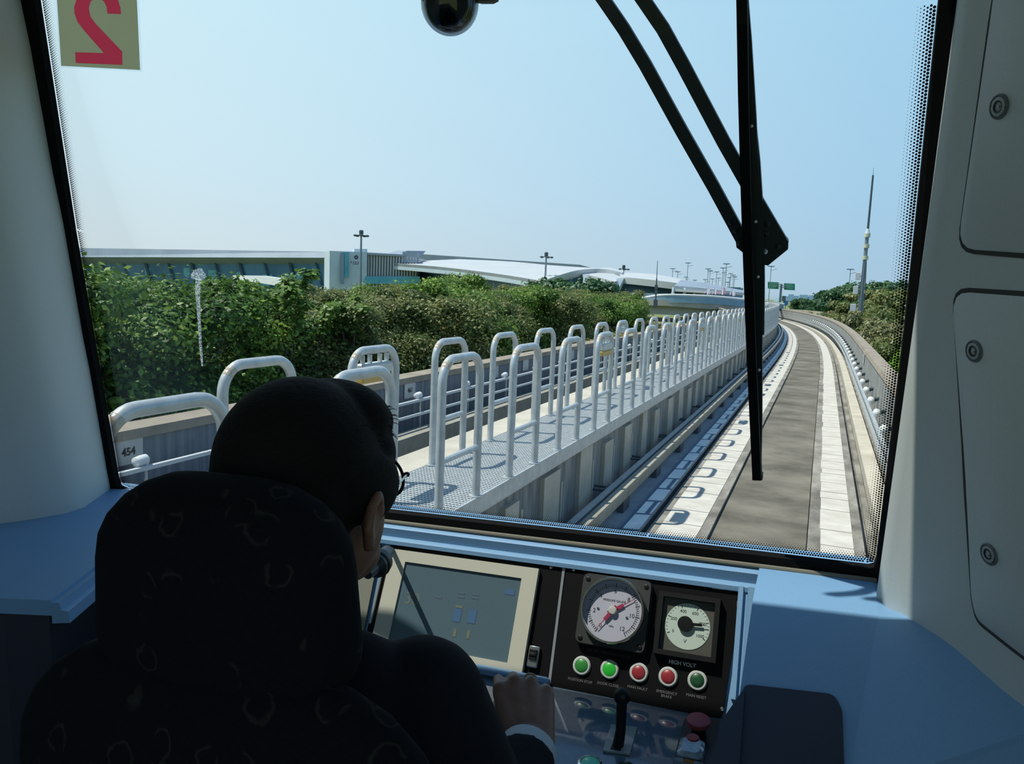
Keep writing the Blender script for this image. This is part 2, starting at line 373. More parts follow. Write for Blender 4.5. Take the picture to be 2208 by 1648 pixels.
while y < 46:
    n += 1; t = thing('rail_bracket', f'{ordn(n)} bracket from the cab under the tan guide rail', 'bracket', P(-2.05, y, 6.42), ID, 'guide rail brackets on the walkway side')
    b = MB(); b.loft([[P(x, q, z) for x, z in rect(-2.06, -1.985, 6.42, 6.56)] for q in (y - .16, y + .16)]); b.build('foot_block', M['bracket'] if 'bracket' in M else M.setdefault('bracket', pm('dark_bracket_steel', (.06, .075, .09), (.09, .1, .12), 8, .6)), t)
    b = MB(); b.cyl(P(-2.41, y - .09, 6.64), P(-2.15, y - .09, 6.64), .014, None, 8); b.cyl(P(-2.41, y + .09, 6.64), P(-2.15, y + .09, 6.64), .014, None, 8); b.box(P(-2.22, y, 6.64), (.05, .24, .06)); b.build('wall_arm', M['bracket'], t)
    b = MB(); b.lathe(P(-2.17, y, 6.62), (0, 0, 1), ((.03, -.14), (.045, -.1), (.03, -.06), (.045, -.02), (.03, 0)), 12); b.build('insulator', M['bracket'], t)
    y += 1.93
# right side: insulators and conductor rails
for z, nm, mm, lb in ((6.96, 'conductor_rail', 'galv', 'upper grey conductor rail along the right parapet below the white insulators'), (6.76, 'conductor_rail', 'galv', 'lower grey conductor rail along the right parapet, nearest the kerb')):
    o = sweep(MB(), rect(.93, .985, z - .035, z + .02), Y0, Y1).build(nm, M[mm], None, frame=ID, smooth=0)
    tag(o, lb, 'rail', 'conductor rails by the right parapet')
M['insul_glass'] = pm('dark_glass_insulator', (.05, .07, .07), None, rough=.2)
def insul_proto():
    t = thing('insulator', 'x', 'insulator', (0, 0, 0), ID)
    MB().lathe((0, 0, 0), (1, 0, .5), ((.0, -.05), (.05, -.045), (.078, -.01), (.078, .03), (.05, .06), (.03, .07)), 14).build('white_shed', M['white'], t)
    MB().lathe((.06, 0, .02), (1, 0, .3), ((.035, 0), (.05, .02), (.03, .04), (.05, .06), (.03, .08)), 10).build('core', M['insul_glass'], t)
    b = MB(); b.box((.13, 0, -.06), (.03, .05, .34)); b.box((.16, 0, .05), (.09, .05, .03)); b.box((.08, 0, -.2), (.14, .05, .03)); b.build('bracket', M['galv'], t)
    return t
ip = kids(insul_proto())
n = 0; y = 9.3
while y < 75:
    n += 1; o = ip if n == 1 else copy_tree(ip)
    o.matrix_world = Mx.Translation(P(1.0, y, 7.06)) @ Mx.Rotation(heading(y), 4, 'Z')
    o['label'] = f'{ordn(n)} white insulator from the cab along the right parapet'; o['group'] = 'white insulators by the right parapet'; y += 1.85
# marker plate on the right parapet
def plate(x, y, z, txt, label, w_=.30, h=.3, side=1):
    t = thing('marker_plate', label, 'sign', P(x, y, z - h / 2), ID, 'number plates on the parapets')
    a = P(x, y, z); d = (P(x, y + .1, z) - P(x, y - .1, z)).normalized(); nrm = V((-d.y, d.x, 0)) * side
    b = MB(); b.rbox(a + nrm * .006, d, (0, 0, 1), nrm, (w_, h, .012), .004); b.build('plate', M['plate'], t)
    if txt:
        b = MB(); b.text(txt, a + nrm * .014, d * (1 if side < 0 else -1), (0, 0, 1), h * .42, .001, .004); b.build('numerals', M['ink'], t)
M['plate'] = pm('pale_marker_plate', (.40, .42, .42), (.47, .48, .47), 8, .7); M['ink'] = pm('black_ink', (.02, .02, .02), None, rough=.7)
plate(1.19, 24.6, 7.36, '1', 'small white marker plate on the inner face of the right parapet', .42, .34, 1)

# far (left) track
struct('floor_second_track_bed', sweep(MB(), rect(-6.35, -3.5, 5.7, 6.0), Y0, Y1), M['pit'])
struct('floor_second_kerb', sweep(MB(), rect(-5.95, -5.65, 6.0, 6.68), Y0, Y1), M['tan_beam'])
struct('wall_second_parapet', sweep(MB(), rect(-6.6, -6.3, 5.0, 7.34), Y0, Y1), M['dark_wall'])
struct('trim_second_parapet_cap', sweep(MB(), rect(-6.63, -6.27, 7.34, 7.44), Y0, Y1), M['conc_cap'])
for z, lb in ((7.10, 'upper thin white rail along the second track parapet'), (6.87, 'lower thin white rail along the second track parapet')):
    o = sweep(MB(), [(-6.03, z - .02), (-5.985, z - .02), (-5.985, z + .02), (-6.03, z + .02)], Y0, Y1).build('conductor_rail', M['white_paint'], None, frame=ID, smooth=0)
    tag(o, lb, 'rail', 'thin white rails by the second track')
n = 0; y = 5.55
while y < 46:
    n += 1; t = thing('insulator', f'{ordn(n)} white insulator from the cab along the second track parapet', 'insulator', P(-6.05, y, 7.1), ID, 'white insulators by the second track')
    b = MB(); b.lathe(P(-6.06, y, 7.17), (0, 1, .1), ((.02, -.09), (.05, -.07), (.055, 0), (.05, .06), (.02, .09)), 12); b.build('white_body', M['white'], t)
    b = MB(); b.cyl(P(-6.3, y + .05, 7.0), P(-6.03, y + .05, 7.14), .018, None, 8); b.cyl(P(-6.03, y + .03, 6.6), P(-6.03, y + .03, 7.14), .014, None, 8); b.build('bracket', M['galv'], t)
    y += 1.86
for yy, tx, lb in ((5.60, '454', 'pale plate numbered 454 on the second track parapet'), (11.25, '461', 'pale plate numbered 461 on the second track parapet'),
                   (14.85, '', 'third pale plate from the cab on the second track parapet'), (16.65, '', 'fourth pale plate from the cab on the second track parapet'), (20.2, '', 'fifth pale plate from the cab on the second track parapet')):
    plate(-6.29, yy, 7.22, tx, lb, .36, .26, -1)
# ------------------------------------------------------------------ planting
M['leaf_a'] = leafmat('green_leaves', [lin(34, 60, 28), lin(66, 100, 40), lin(110, 144, 54), lin(172, 190, 92)], .5)
M['leaf_b'] = leafmat('olive_leaves', [lin(44, 66, 36), lin(88, 108, 56), lin(138, 142, 84), lin(180, 166, 122)], .7)
M['leaf_c'] = leafmat('far_leaves', [lin(40, 68, 58), lin(62, 98, 62), lin(96, 128, 72)], .3, .25)  # bluer than the near leaves, distance haze put into the colour
M['leaf_d'] = leafmat('bright_leaves', [lin(70, 112, 26), lin(112, 156, 36), lin(158, 190, 62)], .9)
M['leaf_e'] = leafmat('dry_thicket', [lin(62, 76, 42), lin(104, 110, 66), lin(142, 138, 96), lin(172, 164, 124)], .8)
M['bark'] = pm('bark', (.05, .045, .035), (.11, .10, .08), 8, .9)
def leaf(mb, c, n, s, rnd):
    n = n.normalized(); a = n.orthogonal().normalized(); a = Quaternion(n, rnd.uniform(0, 6.28)) @ a; b = n.cross(a)
    t = a * s; k = b * s * .36; lift = n * s * .18
    mb.v += [c - t * .5, c + k - lift, c + t * .6 - lift * 1.6, c - k - lift]; i = len(mb.v) - 4
    mb.f += [(i, i + 1, i + 2), (i, i + 2, i + 3)]
def crown(seed, R, H, n, size, blobs, mat, trunk_h, base=.35, spread=.75):
    """crown made of leafy clumps standing round a branching trunk"""
    rnd = random.Random(seed); mb = MB(); tr = MB()
    cs = []
    for i in range(blobs):
        a = rnd.uniform(0, 6.28); q = sqrt(rnd.random()) * R * spread; z = base * H + (1 - base) * H * rnd.random() ** .8 * (1 - .35 * (q / R) ** 2)
        rb = rnd.uniform(.24, .44) * R
        if i % 6 == 0: z, rb = H * rnd.uniform(.88, 1.03), rnd.uniform(.16, .26) * R
        cs.append((V((q * cos(a), q * sin(a), z)), rb))
    per = n // blobs
    for c, r in cs:
        for _ in range(per):
            d = V((rnd.gauss(0, 1), rnd.gauss(0, 1), rnd.gauss(0, 1) * .8 + .25)).normalized()
            rr = r * (rnd.uniform(.5, 1.05) if rnd.random() < .85 else rnd.uniform(1.0, 1.4))
            p = c + V((d.x * rr, d.y * rr, d.z * rr * .62))
            if p.z < .05: p.z = .05 + rnd.random() * .2
            leaf(mb, p, (d + V((rnd.gauss(0, .5), rnd.gauss(0, .5), .7 + rnd.gauss(0, .4)))), size * rnd.uniform(.6, 1.35), rnd)
    for c, r in cs[:9]:
        f = V((rnd.gauss(0, .12), rnd.gauss(0, .12), 0)); m = V((c.x * .4, c.y * .4, max(.3, c.z * .55)))
        tr.tube([f, f * .5 + V((c.x * .1, c.y * .1, m.z * .5)), m, c], [.07 * R / 2, .055 * R / 2, .04 * R / 2, .015 * R / 2], 6)
    return mb, tr
def tree_proto(name, seed, R, H, n, size, blobs, mat, base=.3, cat='tree', spread=.75):
    t = thing(name, 'x', cat, (0, 0, 0), ID)
    mb, tr = crown(seed, R, H, n, size, blobs, mat, 1, base, spread)
    mb.build('foliage', M[mat], t, smooth=0, fix=False); tr.build('trunk', M['bark'], t)
    return kids(t)
protoT = [tree_proto('bushy_tree', 11, 2.3, 4.3, 42000, .105, 44, 'leaf_a'), tree_proto('bushy_tree', 12, 2.3, 4.2, 42000, .10, 44, 'leaf_b'),
          tree_proto('bushy_tree', 13, 2.4, 4.4, 42000, .11, 42, 'leaf_a'), tree_proto('bushy_tree', 14, 2.3, 4.2, 42000, .095, 46, 'leaf_b')]
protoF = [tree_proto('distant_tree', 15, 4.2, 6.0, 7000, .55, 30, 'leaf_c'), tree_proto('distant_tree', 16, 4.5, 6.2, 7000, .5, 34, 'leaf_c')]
protoS = [tree_proto('thicket_shrub', 17, 1.6, 1.9, 5000, .16, 16, 'leaf_e', .1), tree_proto('thicket_shrub', 18, 1.7, 2.2, 5000, .16, 16, 'leaf_b', .1),
          tree_proto('thicket_shrub', 19, 1.5, 2.0, 5000, .17, 16, 'leaf_d', .1)]
started = set()
def plant(proto, x, y, z, sc, label, grp, cat=None, name=None):
    if proto.name in started: o = copy_tree(proto)
    else: o = proto; started.add(proto.name)
    if name: o.name = name
    sx = sc if isinstance(sc, (tuple, list)) else (sc, sc, sc)
    o.matrix_world = Mx.Translation((x, y, z)) @ Mx.Rotation(random.uniform(0, 6.28), 4, 'Z') @ Mx.Diagonal((*sx, 1))
    o['label'] = label; o['group'] = grp
    if cat: o['category'] = cat
    return o
GL = 4.6
M['leaf_f'] = leafmat('young_leaves', [lin(60, 92, 40), lin(98, 132, 58), lin(150, 172, 88)], .9)
def shoot_proto(name, seed, nb):
    t = thing(name, 'x', 'tree', (0, 0, 0), ID); rnd = random.Random(seed); mb, tr = MB(), MB()
    for i in range(nb):
        a = rnd.uniform(0, 6.28); L = rnd.uniform(.35, .95); h = rnd.uniform(3.4, 4.3); pts = []
        for k in range(9):
            f = k / 8; pts.append(V((cos(a) * L * f ** 1.6, sin(a) * L * f ** 1.6, h * (f * 1.25 - .45 * f ** 3.2) / .93)))
        tr.tube(pts, [.035 * (1 - .8 * k / 8) for k in range(9)], 6)
        for k in range(190):
            f = .62 + .38 * rnd.random(); j = min(int(f * 8), 7); p = pts[j].lerp(pts[j + 1], f * 8 - j)
            o_ = V((rnd.gauss(0, .10), rnd.gauss(0, .10), rnd.gauss(0, .05) - .03)); leaf(mb, p + o_, V((o_.x, o_.y, .25)), .115 * rnd.uniform(.7, 1.3), rnd)
    mb.build('foliage', M['leaf_f'], t, smooth=0, fix=False); tr.build('trunk', M['bark'], t); return kids(t)
protoL = [shoot_proto('slender_tree', 31, 7), shoot_proto('slender_tree', 32, 4)]
for (u, D, k, s, lb) in ((612, 17.5, 0, 1.24, 'slender bright green tree whose arching shoots rise before the glass hall'), (672, 19, 1, 1.2, 'slender tree with few arching shoots, between the white marquee and the sign block'), (752, 20, 1, 1.17, 'slender tree with arching shoots right below the sign block')):
    p = at(u, 640, D); o_ = protoL[k] if (k == 0 or u < 700) else copy_tree(protoL[k]); o_.matrix_world = Mx.Translation((p.x, p.y, GL)) @ Mx.Rotation(u, 4, 'Z') @ Mx.Diagonal((s, s, s, 1)); o_['label'] = lb; o_['group'] = 'slender trees with arching shoots'
rnd = random.Random(21)
n = 0; y = 6.2
while y < 52:                                  # front row beyond the second track
    n += 1; k = [0, 2, 0, 2, 1, 3, 1, 2, 3, 0, 1, 2, 3, 0, 2, 1][(n - 1) % 16]
    s = rnd.uniform(.96, 1.06) * (1.0 if y < 40 else .92)
    kind = 'green' if k in (0, 2) else 'olive green'
    plant(protoT[k], -12.2 + rnd.uniform(-.6, .6) + px_(y) * .5, y, GL, (s, s, s * (1.0 if y < 9.6 else .94 if y < 11.8 else .88 if y < 13 else .81 if y < 18.5 else .87 if y < 24 else .93 + .05 * ((n * 7) % 3 - 1))), f'{ordn(n)} bushy {kind} tree from the cab in the row beyond the second track', 'front row of trees beyond the second track'); y += rnd.uniform(2.5, 3.0)
n = 0; y = 10.0
while y < 74:
    n += 1; k = rnd.randrange(4); s = rnd.uniform(.75, .8) if y < 24 else rnd.uniform(.86, .98)
    plant(protoT[k], -17.5 + rnd.uniform(-1, 1), y, GL, s, f'{ordn(n)} tree from the cab in the second row, behind the front row', 'second row of trees'); y += rnd.uniform(3.4, 4.4)
n = 0; y = 24.0
for (u, v, D, s) in ((560, 640, 40, .76), (700, 640, 45, .81), (860, 640, 48, .92), (968, 640, 46, 1.06), (1060, 645, 58, 1.0), (1130, 645, 60, .96), (420, 640, 36, .79), (300, 640, 34, .85)):
    n += 1; p = at(u, v, D)
    plant(protoT[n % 4], p.x, p.y, GL, s, f'{ordn(n)} tree from the cab in the rear row, only its top showing' if False else
          ['tree top showing between the white tent roof and the front row', 'tree top below the white block with the sign', 'tree top in front of the blue finned block', 'tallest tree top, in front of the white curved roof',
           'tree top just right of the tallest tree top', 'tree top under the low corner of the white curved roof', 'tree top left of the white tent roof', 'leftmost rear tree top under the long glass hall'][n - 1], 'rear row of trees')
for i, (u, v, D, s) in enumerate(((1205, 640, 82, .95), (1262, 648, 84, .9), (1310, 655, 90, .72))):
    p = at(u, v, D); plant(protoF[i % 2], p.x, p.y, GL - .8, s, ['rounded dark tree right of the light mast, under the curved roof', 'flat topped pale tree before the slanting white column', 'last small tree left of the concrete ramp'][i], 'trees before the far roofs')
n = 0
for (x, y, k, s) in ((-8.6, 16, 1, .8), (-8.9, 21, 0, .9), (-8.4, 25, 1, .9), (-8.8, 29, 2, .8), (-8.5, 33, 0, 1.1), (-9.2, 37, 1, 1.0), (-9, 41, 0, 1.2), (-10.5, 45, 1, 1.2), (-9.5, 49, 0, 1.2), (-11.5, 53, 0, 1.3), (-12, 58, 1, 1.3), (-14, 62, 0, 1.4), (-16, 57, 1, 1.4), (-18, 66, 0, 1.5), (-17, 72, 1, 1.3)):
    n += 1; plant(protoS[k], x - .9 + px_(y), y, GL + .03, s, f'{ordn(n)} low dry shrub from the cab along the outer foot of the second parapet', 'low shrubs by the second parapet', 'shrub')
# right hand thicket, bright bush, trees
n = 0
for (u, D, k, s) in ((1935, 17, 2, .5), (1905, 21, 2, .55), (1945, 23, 2, .8), (1890, 26, 2, .6), (1930, 29, 2, .9), (1905, 32, 1, .8), (1955, 35, 1, 1.3), (1880, 36, 0, .8), (1920, 39, 0, 1.1), (1950, 43, 0, 1.4), (1880, 44, 0, .9), (1912, 48, 0, 1.3), (1860, 50, 1, .9), (1890, 54, 0, 1.4), (1945, 56, 1, 1.8),
                     (1835, 60, 0, 1.0), (1868, 64, 0, 1.5), (1920, 66, 1, 1.9), (1810, 70, 1, 1.1), (1845, 74, 1, 1.6), (1775, 80, 1, 1.1), (1745, 90, 1, 1.0), (1725, 104, 1, 1.0), (1800, 88, 0, 1.3), (1885, 80, 1, 2.1), (1945, 84, 1, 2.2)):
    n += 1; p = at(u, 700, D); p.x = max(p.x, 1.5 + px_(p.y) + 1.95 * s)
    lb = {2: 'bright green bush', 0: 'dry brown shrub', 1: 'olive green shrub'}[k]
    plant(protoS[k], p.x, p.y, GL + .03, (s, s, max(s, 1.0 if k != 0 else 1.1) * 1.15), f'{lb}, {ordn(n)} from the cab in the thicket beyond the right parapet', 'thicket beyond the right parapet', 'shrub')
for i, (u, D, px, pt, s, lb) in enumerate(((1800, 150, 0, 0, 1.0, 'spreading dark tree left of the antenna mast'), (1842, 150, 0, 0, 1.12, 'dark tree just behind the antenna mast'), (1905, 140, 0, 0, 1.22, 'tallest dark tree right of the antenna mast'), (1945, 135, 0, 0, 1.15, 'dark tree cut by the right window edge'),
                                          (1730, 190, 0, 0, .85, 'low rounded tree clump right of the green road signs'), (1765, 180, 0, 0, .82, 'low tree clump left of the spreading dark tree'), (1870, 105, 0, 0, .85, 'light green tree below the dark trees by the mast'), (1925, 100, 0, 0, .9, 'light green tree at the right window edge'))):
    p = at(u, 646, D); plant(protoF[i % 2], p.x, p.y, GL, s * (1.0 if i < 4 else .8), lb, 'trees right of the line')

# ------------------------------------------------------------------ far buildings
M['hall_glass'] = pm('blue_hall_glazing', lin(58, 98, 128), lin(84, 136, 166), .12, .25, 0, 0, stretch=(1, 1, .25), spec=.3)
M['teal_glass'] = pm('teal_glazing', lin(70, 150, 165), lin(96, 172, 182), .4, .3)
M['roof_grey'] = pm('grey_blue_roof', lin(126, 140, 156), lin(140, 154, 168), .2, .6)
M['roof_white'] = pm('white_metal_roof', (.46, .48, .50), (.52, .535, .54), .15, .5)
M['facade'] = pm('pale_facade', lin(186, 200, 212), lin(200, 212, 220), .3, .7)
M['mullion'] = pm('dark_mullion', lin(56, 76, 92), None, rough=.6)
M['shade_glass'] = pm('dark_blue_glazing', lin(56, 88, 118), lin(76, 110, 140), .3, .25)  # glazing lightened, distance haze put into its colour
M['dark_text'] = pm('dark_sign_letters', lin(70, 82, 92), None, rough=.7)
def quadbox(mb, a, b, c, d, depth):           # a..d corner points, thickened away from the eye
    n = (b - a).cross(d - a).normalized()
    if n.dot(a - V((0, 0, EYE))) < 0: n = -n
    mb.prism([a, b, c, d], n * depth)
    return mb
def down(p, z): return V((p.x, p.y, z))
# long glass hall on the left
t = thing('terminal_hall', 'long low airport hall with blue glass wall and grey flat roof, far left', 'building', at(440, 560, 175), ID)
A, B = at(60, 552, 190), at(712, 555, 165)
b = MB(); quadbox(b, down(A, GL), down(B, GL), B, A, 12); b.build('glass_wall', M['hall_glass'], t, smooth=0)
A2, B2 = at(40, 533, 187), at(712, 543, 163); A3, B3 = at(40, 554, 186), at(712, 556, 162)
b = MB(); quadbox(b, A3, B3, B2, A2, 20); b.build('roof', M['roof_grey'], t, smooth=0)
for i in range(13):
    f = (i + .4) / 13; p = A.lerp(B, f); q = A.lerp(B, f + .034); n_ = (V((0, 0, EYE)) - p).normalized() * .5
    m = MB(); m.tube([p + n_, down(q, GL) + n_], .22 + .12 * (i % 2), 6); m.build('mullion', M['mullion'], t)
for f, w_, z0, z1 in ((.2, .02, 7, 9), (.33, .03, 6.5, 8.2), (.42, .02, 8, 10), (.55, .02, 8.5, 10.2), (.63, .025, 7, 10), (.72, .02, 7.5, 9.8), (.8, .03, 7, 9.5), (.9, .02, 7, 10)):
    p, q = A.lerp(B, f), A.lerp(B, f + w_); n_ = (V((0, 0, EYE)) - p).normalized() * .15
    m = MB(); quadbox(m, V((p.x, p.y, z0)) + n_, V((q.x, q.y, z0)) + n_, V((q.x, q.y, z1)) + n_, V((p.x, p.y, z1)) + n_, .1); m.build('lit_pane', M['teal_glass'], t, smooth=0)
# white block with the sign
t = thing('terminal_block', 'pale grey block with round emblem and sign, right of the long glass hall', 'building', at(745, 570, 150), ID)
A, B = at(711, 541, 146), at(792, 544, 149)
b = MB(); quadbox(b, down(A, GL), down(B, GL), B, A, 5); b.build('wall', M['facade'], t, smooth=0)
def wallrect(a, b_, f0, f1, u0, u1, v0, v1, off, th, D0, D1):
    p = lambda u, v: at(u, v, D0 + (D1 - D0) * ((u - a) / (b_ - a))) 
    m = MB(); q = [p(u0, v1), p(u1, v1), p(u1, v0), p(u0, v0)]; s = (V((0, 0, EYE)) - q[0]).normalized() * off
    quadbox(m, *[x + s for x in q], th); return m
wallrect(711, 792, 0, 0, 743, 752, 544, 598, .3, .25, 146, 149).build('glass_strip', M['teal_glass'], t, smooth=0)
wallrect(711, 792, 0, 0, 734, 742, 544, 612, .2, .2, 146, 149).build('recess', M['roof_grey'], t, smooth=0)
c = at(768, 555, 147); tow = (V((0, 0, EYE)) - c).normalized()
m = MB()
for i in range(8): m.cyl(c + tow * .3 + (cR * cos(i * pi / 4) + cU * sin(i * pi / 4)) * .26, c + tow * .4 + (cR * cos(i * pi / 4) + cU * sin(i * pi / 4)) * .26, .17, None, 8)
m.build('emblem', M['dark_text'], t)
m = MB()
for i in range(5): p = at(757 + i * 5, 564 + i * .4, 147) + tow * .3; m.box(p, (.34, .1, .08)); m.box(p + V((.05, 0, -.12)), (.1, .1, .28)); m.box(p + V((0, 0, -.24)), (.3, .1, .06))
m.box(at(767, 569.5, 147) + tow * .3, (1.2, .1, .14)); m.build('lettering', M['dark_text'], t, smooth=0)
wallrect(711, 792, 0, 0, 764, 792, 537, 544, -1, 3, 146, 149).build('roof_plant', M['facade'], t, smooth=0)
# finned office wing
t = thing('office_wing', 'blue glazed office wing with white vertical fins beside the sign block', 'building', at(830, 580, 150), ID)
A, B = at(788, 546, 150), at(902, 556, 150)
b = MB(); quadbox(b, down(A, GL), down(B, GL), B, A, 12); b.build('glazed_wall', M['shade_glass'], t, smooth=0)
for i in range(19):
    p = A.lerp(B, (i + .3) / 19); q = (V((0, 0, EYE)) - p).normalized() * .35
    m = MB(); m.box(V((p.x, p.y, (p.z + 7.2) / 2)) + q, (.24, .4, p.z - 7.2)); m.build('fin', M['roof_white'], t, smooth=0)
wallrect(788, 902, 0, 0, 782, 905, 596, 612, .6, .5, 150, 150).build('teal_storey', M['teal_glass'], t, smooth=0)
wallrect(788, 902, 0, 0, 868, 900, 543, 566, .5, 3, 150, 150).build('end_wall', M['roof_grey'], t, smooth=0)
b = MB(); quadbox(b, at(784, 549, 149), at(872, 553, 149), at(872, 549, 149), at(784, 544, 149), 14); b.build('roof_edge', M['roof_grey'], t, smooth=0)
b = MB(); b.prism([at(838, 546, 152), at(868, 550, 150), at(876, 541, 152), at(858, 540, 154)], V((0, 8, .4))); b.build('roof_canopy', M['roof_grey'], t, smooth=0)
# hall behind the curved roof
t = thing('rear_hall', 'grey rear hall whose long roof edge shows above the white curved roof', 'building', at(1000, 560, 260), ID)
b = MB(); quadbox(b, down(at(892, 560, 250), GL), down(at(1250, 580, 235), GL), at(1250, 571, 235), at(892, 547, 250), 20); b.build('wall_and_roof', M['roof_grey'], t, smooth=0)
# white curved roof building
def roofmesh(rows, th=.8):
    n = len(rows[0]); m = MB(); vs = [p for r in rows for p in r]; k = len(vs); fs = []
    for i in range(len(rows) - 1):
        for j in range(n - 1):
            a = i * n + j; fs += [(a, a + 1, a + n + 1, a + n), (k + a, k + a + n, k + a + n + 1, k + a + 1)]
    R_ = len(rows)
    for j in range(n - 1): fs += [(j, k + j, k + j + 1, j + 1), ((R_ - 1) * n + j, (R_ - 1) * n + j + 1, k + (R_ - 1) * n + j + 1, k + (R_ - 1) * n + j)]
    for i in range(R_ - 1): fs += [(i * n, (i + 1) * n, k + (i + 1) * n, k + i * n), (i * n + n - 1, k + i * n + n - 1, k + (i + 1) * n + n - 1, (i + 1) * n + n - 1)]
    return m.add(vs + [p - V((0, 0, th)) for p in vs], fs)
def curve(pts, n=9):                           # smooth polyline through (u, v, D) samples
    o = []
    for i in range(n):
        f = i / (n - 1) * (len(pts) - 1); j = min(int(f), len(pts) - 2); f -= j
        p0, p1, p2, p3 = pts[max(j - 1, 0)], pts[j], pts[j + 1], pts[min(j + 2, len(pts) - 1)]
        o.append(tuple(.5 * (2 * p1[k] + (p2[k] - p0[k]) * f + (2 * p0[k] - 5 * p1[k] + 4 * p2[k] - p3[k]) * f * f + (3 * p1[k] - p0[k] - 3 * p2[k] + p3[k]) * f ** 3) for k in range(3)))
    return o
t = thing('concourse', 'wide white curved roof hall with arched gable in the middle distance', 'building', at(1090, 590, 130), ID)
front = curve([(848, 568, 150), (960, 577, 140), (1080, 592, 128), (1172, 607, 118)], 12)
mid = curve([(920, 562, 165), (1030, 564, 155), (1140, 578, 142), (1235, 586, 130)], 12)
back = curve([(990, 559, 185), (1100, 564, 175), (1200, 573, 162), (1300, 579, 150)], 12)
rows = [[at(*q) for q in r] for r in (front, mid, back)]
roofmesh(rows, .5).build('roof', M['roof_white'], t, smooth=60)
m = MB(); vs = [at(*q) for q in front]; m.loft([[p + V((0, 0, .05)), p - V((0, 0, 1.15)), p - V((0, 0, 1.15)) + V((0, 2, 0)), p + V((0, 2, .05))] for p in vs]); m.build('eave_fascia', M['facade'], t, smooth=0)
m = MB(); arch = curve([(1172, 607, 118), (1205, 596, 120), (1240, 586, 124), (1272, 582, 130), (1305, 581, 136)], 10)
m.loft([[at(*q) + V((0, 0, .15)), at(*q) - V((0, 0, .75)), at(*q) - V((0, 0, .75)) + V((0, 2, 0)), at(*q) + V((0, 2, .15))] for q in arch]); m.build('gable_arch', M['roof_white'], t, smooth=60)
m = MB(); m.prism([at(1150, 640, 122), at(1320, 640, 136), at(1318, 590, 136), at(1275, 588, 131), at(1235, 593, 126), at(1178, 614, 121)], V((0, 6, 0))); m.build('gable_glass', M['shade_glass'], t, smooth=0)
m = MB(); quadbox(m, down(at(880, 590, 160), GL), down(at(1165, 620, 124), GL), at(1165, 617, 124), at(880, 583, 160), 5); m.build('front_glass', M['shade_glass'], t, smooth=0)
for i in range(14):
    p = at(900 + i * 19, 590 + i * 2.1, 155 - i * 2.2); m = MB(); m.box(V((p.x, p.y - .4, 7)), (.5, .5, 5)); m.build('column', M['facade'], t, smooth=0)
# second curved shell with slanting white legs
t = thing('concourse', 'smaller white shell roof with slanting white columns, right of the wide curved roof', 'building', at(1340, 610, 125), ID)
r1 = curve([(1262, 594, 128), (1300, 588, 126), (1345, 600, 122), (1330, 610, 118)], 6)
rows = [[at(*q) for q in curve(c_, 8)] for c_ in ([(1255, 592, 126), (1290, 598, 122), (1325, 608, 118)], [(1290, 586, 136), (1320, 590, 132), (1345, 600, 124)])]
roofmesh(rows, .5).build('lower_roof', M['roof_white'], t, smooth=60)
rows = [[at(*q) for q in curve(c_, 9)] for c_ in ([(1338, 597, 121), (1400, 603, 118), (1470, 612, 116), (1520, 622, 116)], [(1335, 588, 140), (1400, 590, 138), (1470, 602, 134), (1520, 616, 130)])]
roofmesh(rows, 1.0).build('upper_roof', M['roof_white'], t, smooth=60)
rows = [[at(*q) for q in curve(c_, 9)] for c_ in ([(1262, 585, 132), (1300, 580, 132), (1342, 588, 130)], [(1275, 581, 140), (1310, 577, 140), (1345, 584, 138)])]
roofmesh(rows, .8).build('ridge_shell', M['roof_white'], t, smooth=60)
m = MB(); m.prism([at(1312, 650, 119), at(1322, 650, 119), at(1345, 600, 120), at(1330, 600, 120)], V((0, 1.5, 0))); m.build('slanting_column', M['facade'], t, smooth=0)
m = MB(); m.prism([at(1255, 628, 124), at(1262, 628, 124), at(1268, 592, 125), at(1258, 592, 125)], V((0, 1.5, 0))); m.build('slanting_column', M['facade'], t, smooth=0)
m = MB(); quadbox(m, at(1340, 648, 123), at(1600, 648, 118), at(1600, 622, 118), at(1342, 602, 123), 4); m.build('glass_front', M['shade_glass'], t, smooth=0)
m = MB(); quadbox(m, at(1262, 632, 127), at(1316, 640, 122), at(1322, 612, 122), at(1265, 602, 127), 3); m.build('side_glass', M['shade_glass'], t, smooth=0)
m = MB(); quadbox(m, at(1335, 640, 121), at(1455, 642, 117), at(1455, 634, 117), at(1338, 631, 121), 1); m.build('white_band', M['facade'], t, smooth=0)
# kerbside canopy
t = thing('drop_off_canopy', 'long grey canopy over the drop-off road, left of the wiper blade', 'canopy', at(1520, 620, 112), ID)
rows = [[at(*q) for q in curve(c_, 8)] for c_ in ([(1453, 617, 112), (1500, 620, 110), (1560, 627, 108), (1610, 632, 106)], [(1468, 604, 122), (1500, 607, 120), (1560, 618, 116), (1610, 628, 112)])]
roofmesh(rows, .35).build('roof', M['roof_grey'], t, smooth=60)
for u, v in ((1453, 620), (1478, 622), (1500, 624), (1530, 628), (1560, 631)):
    m = MB(); m.cyl(at(u, v, 111), at(u - 4, 645, 111), .22, None, 8); m.build('post', M['facade'], t)
m = MB(); quadbox(m, at(1450, 628, 111), at(1600, 637, 107), at(1600, 633, 107), at(1450, 622, 111), .6); m.build('white_beam', M['roof_white'], t, smooth=0)
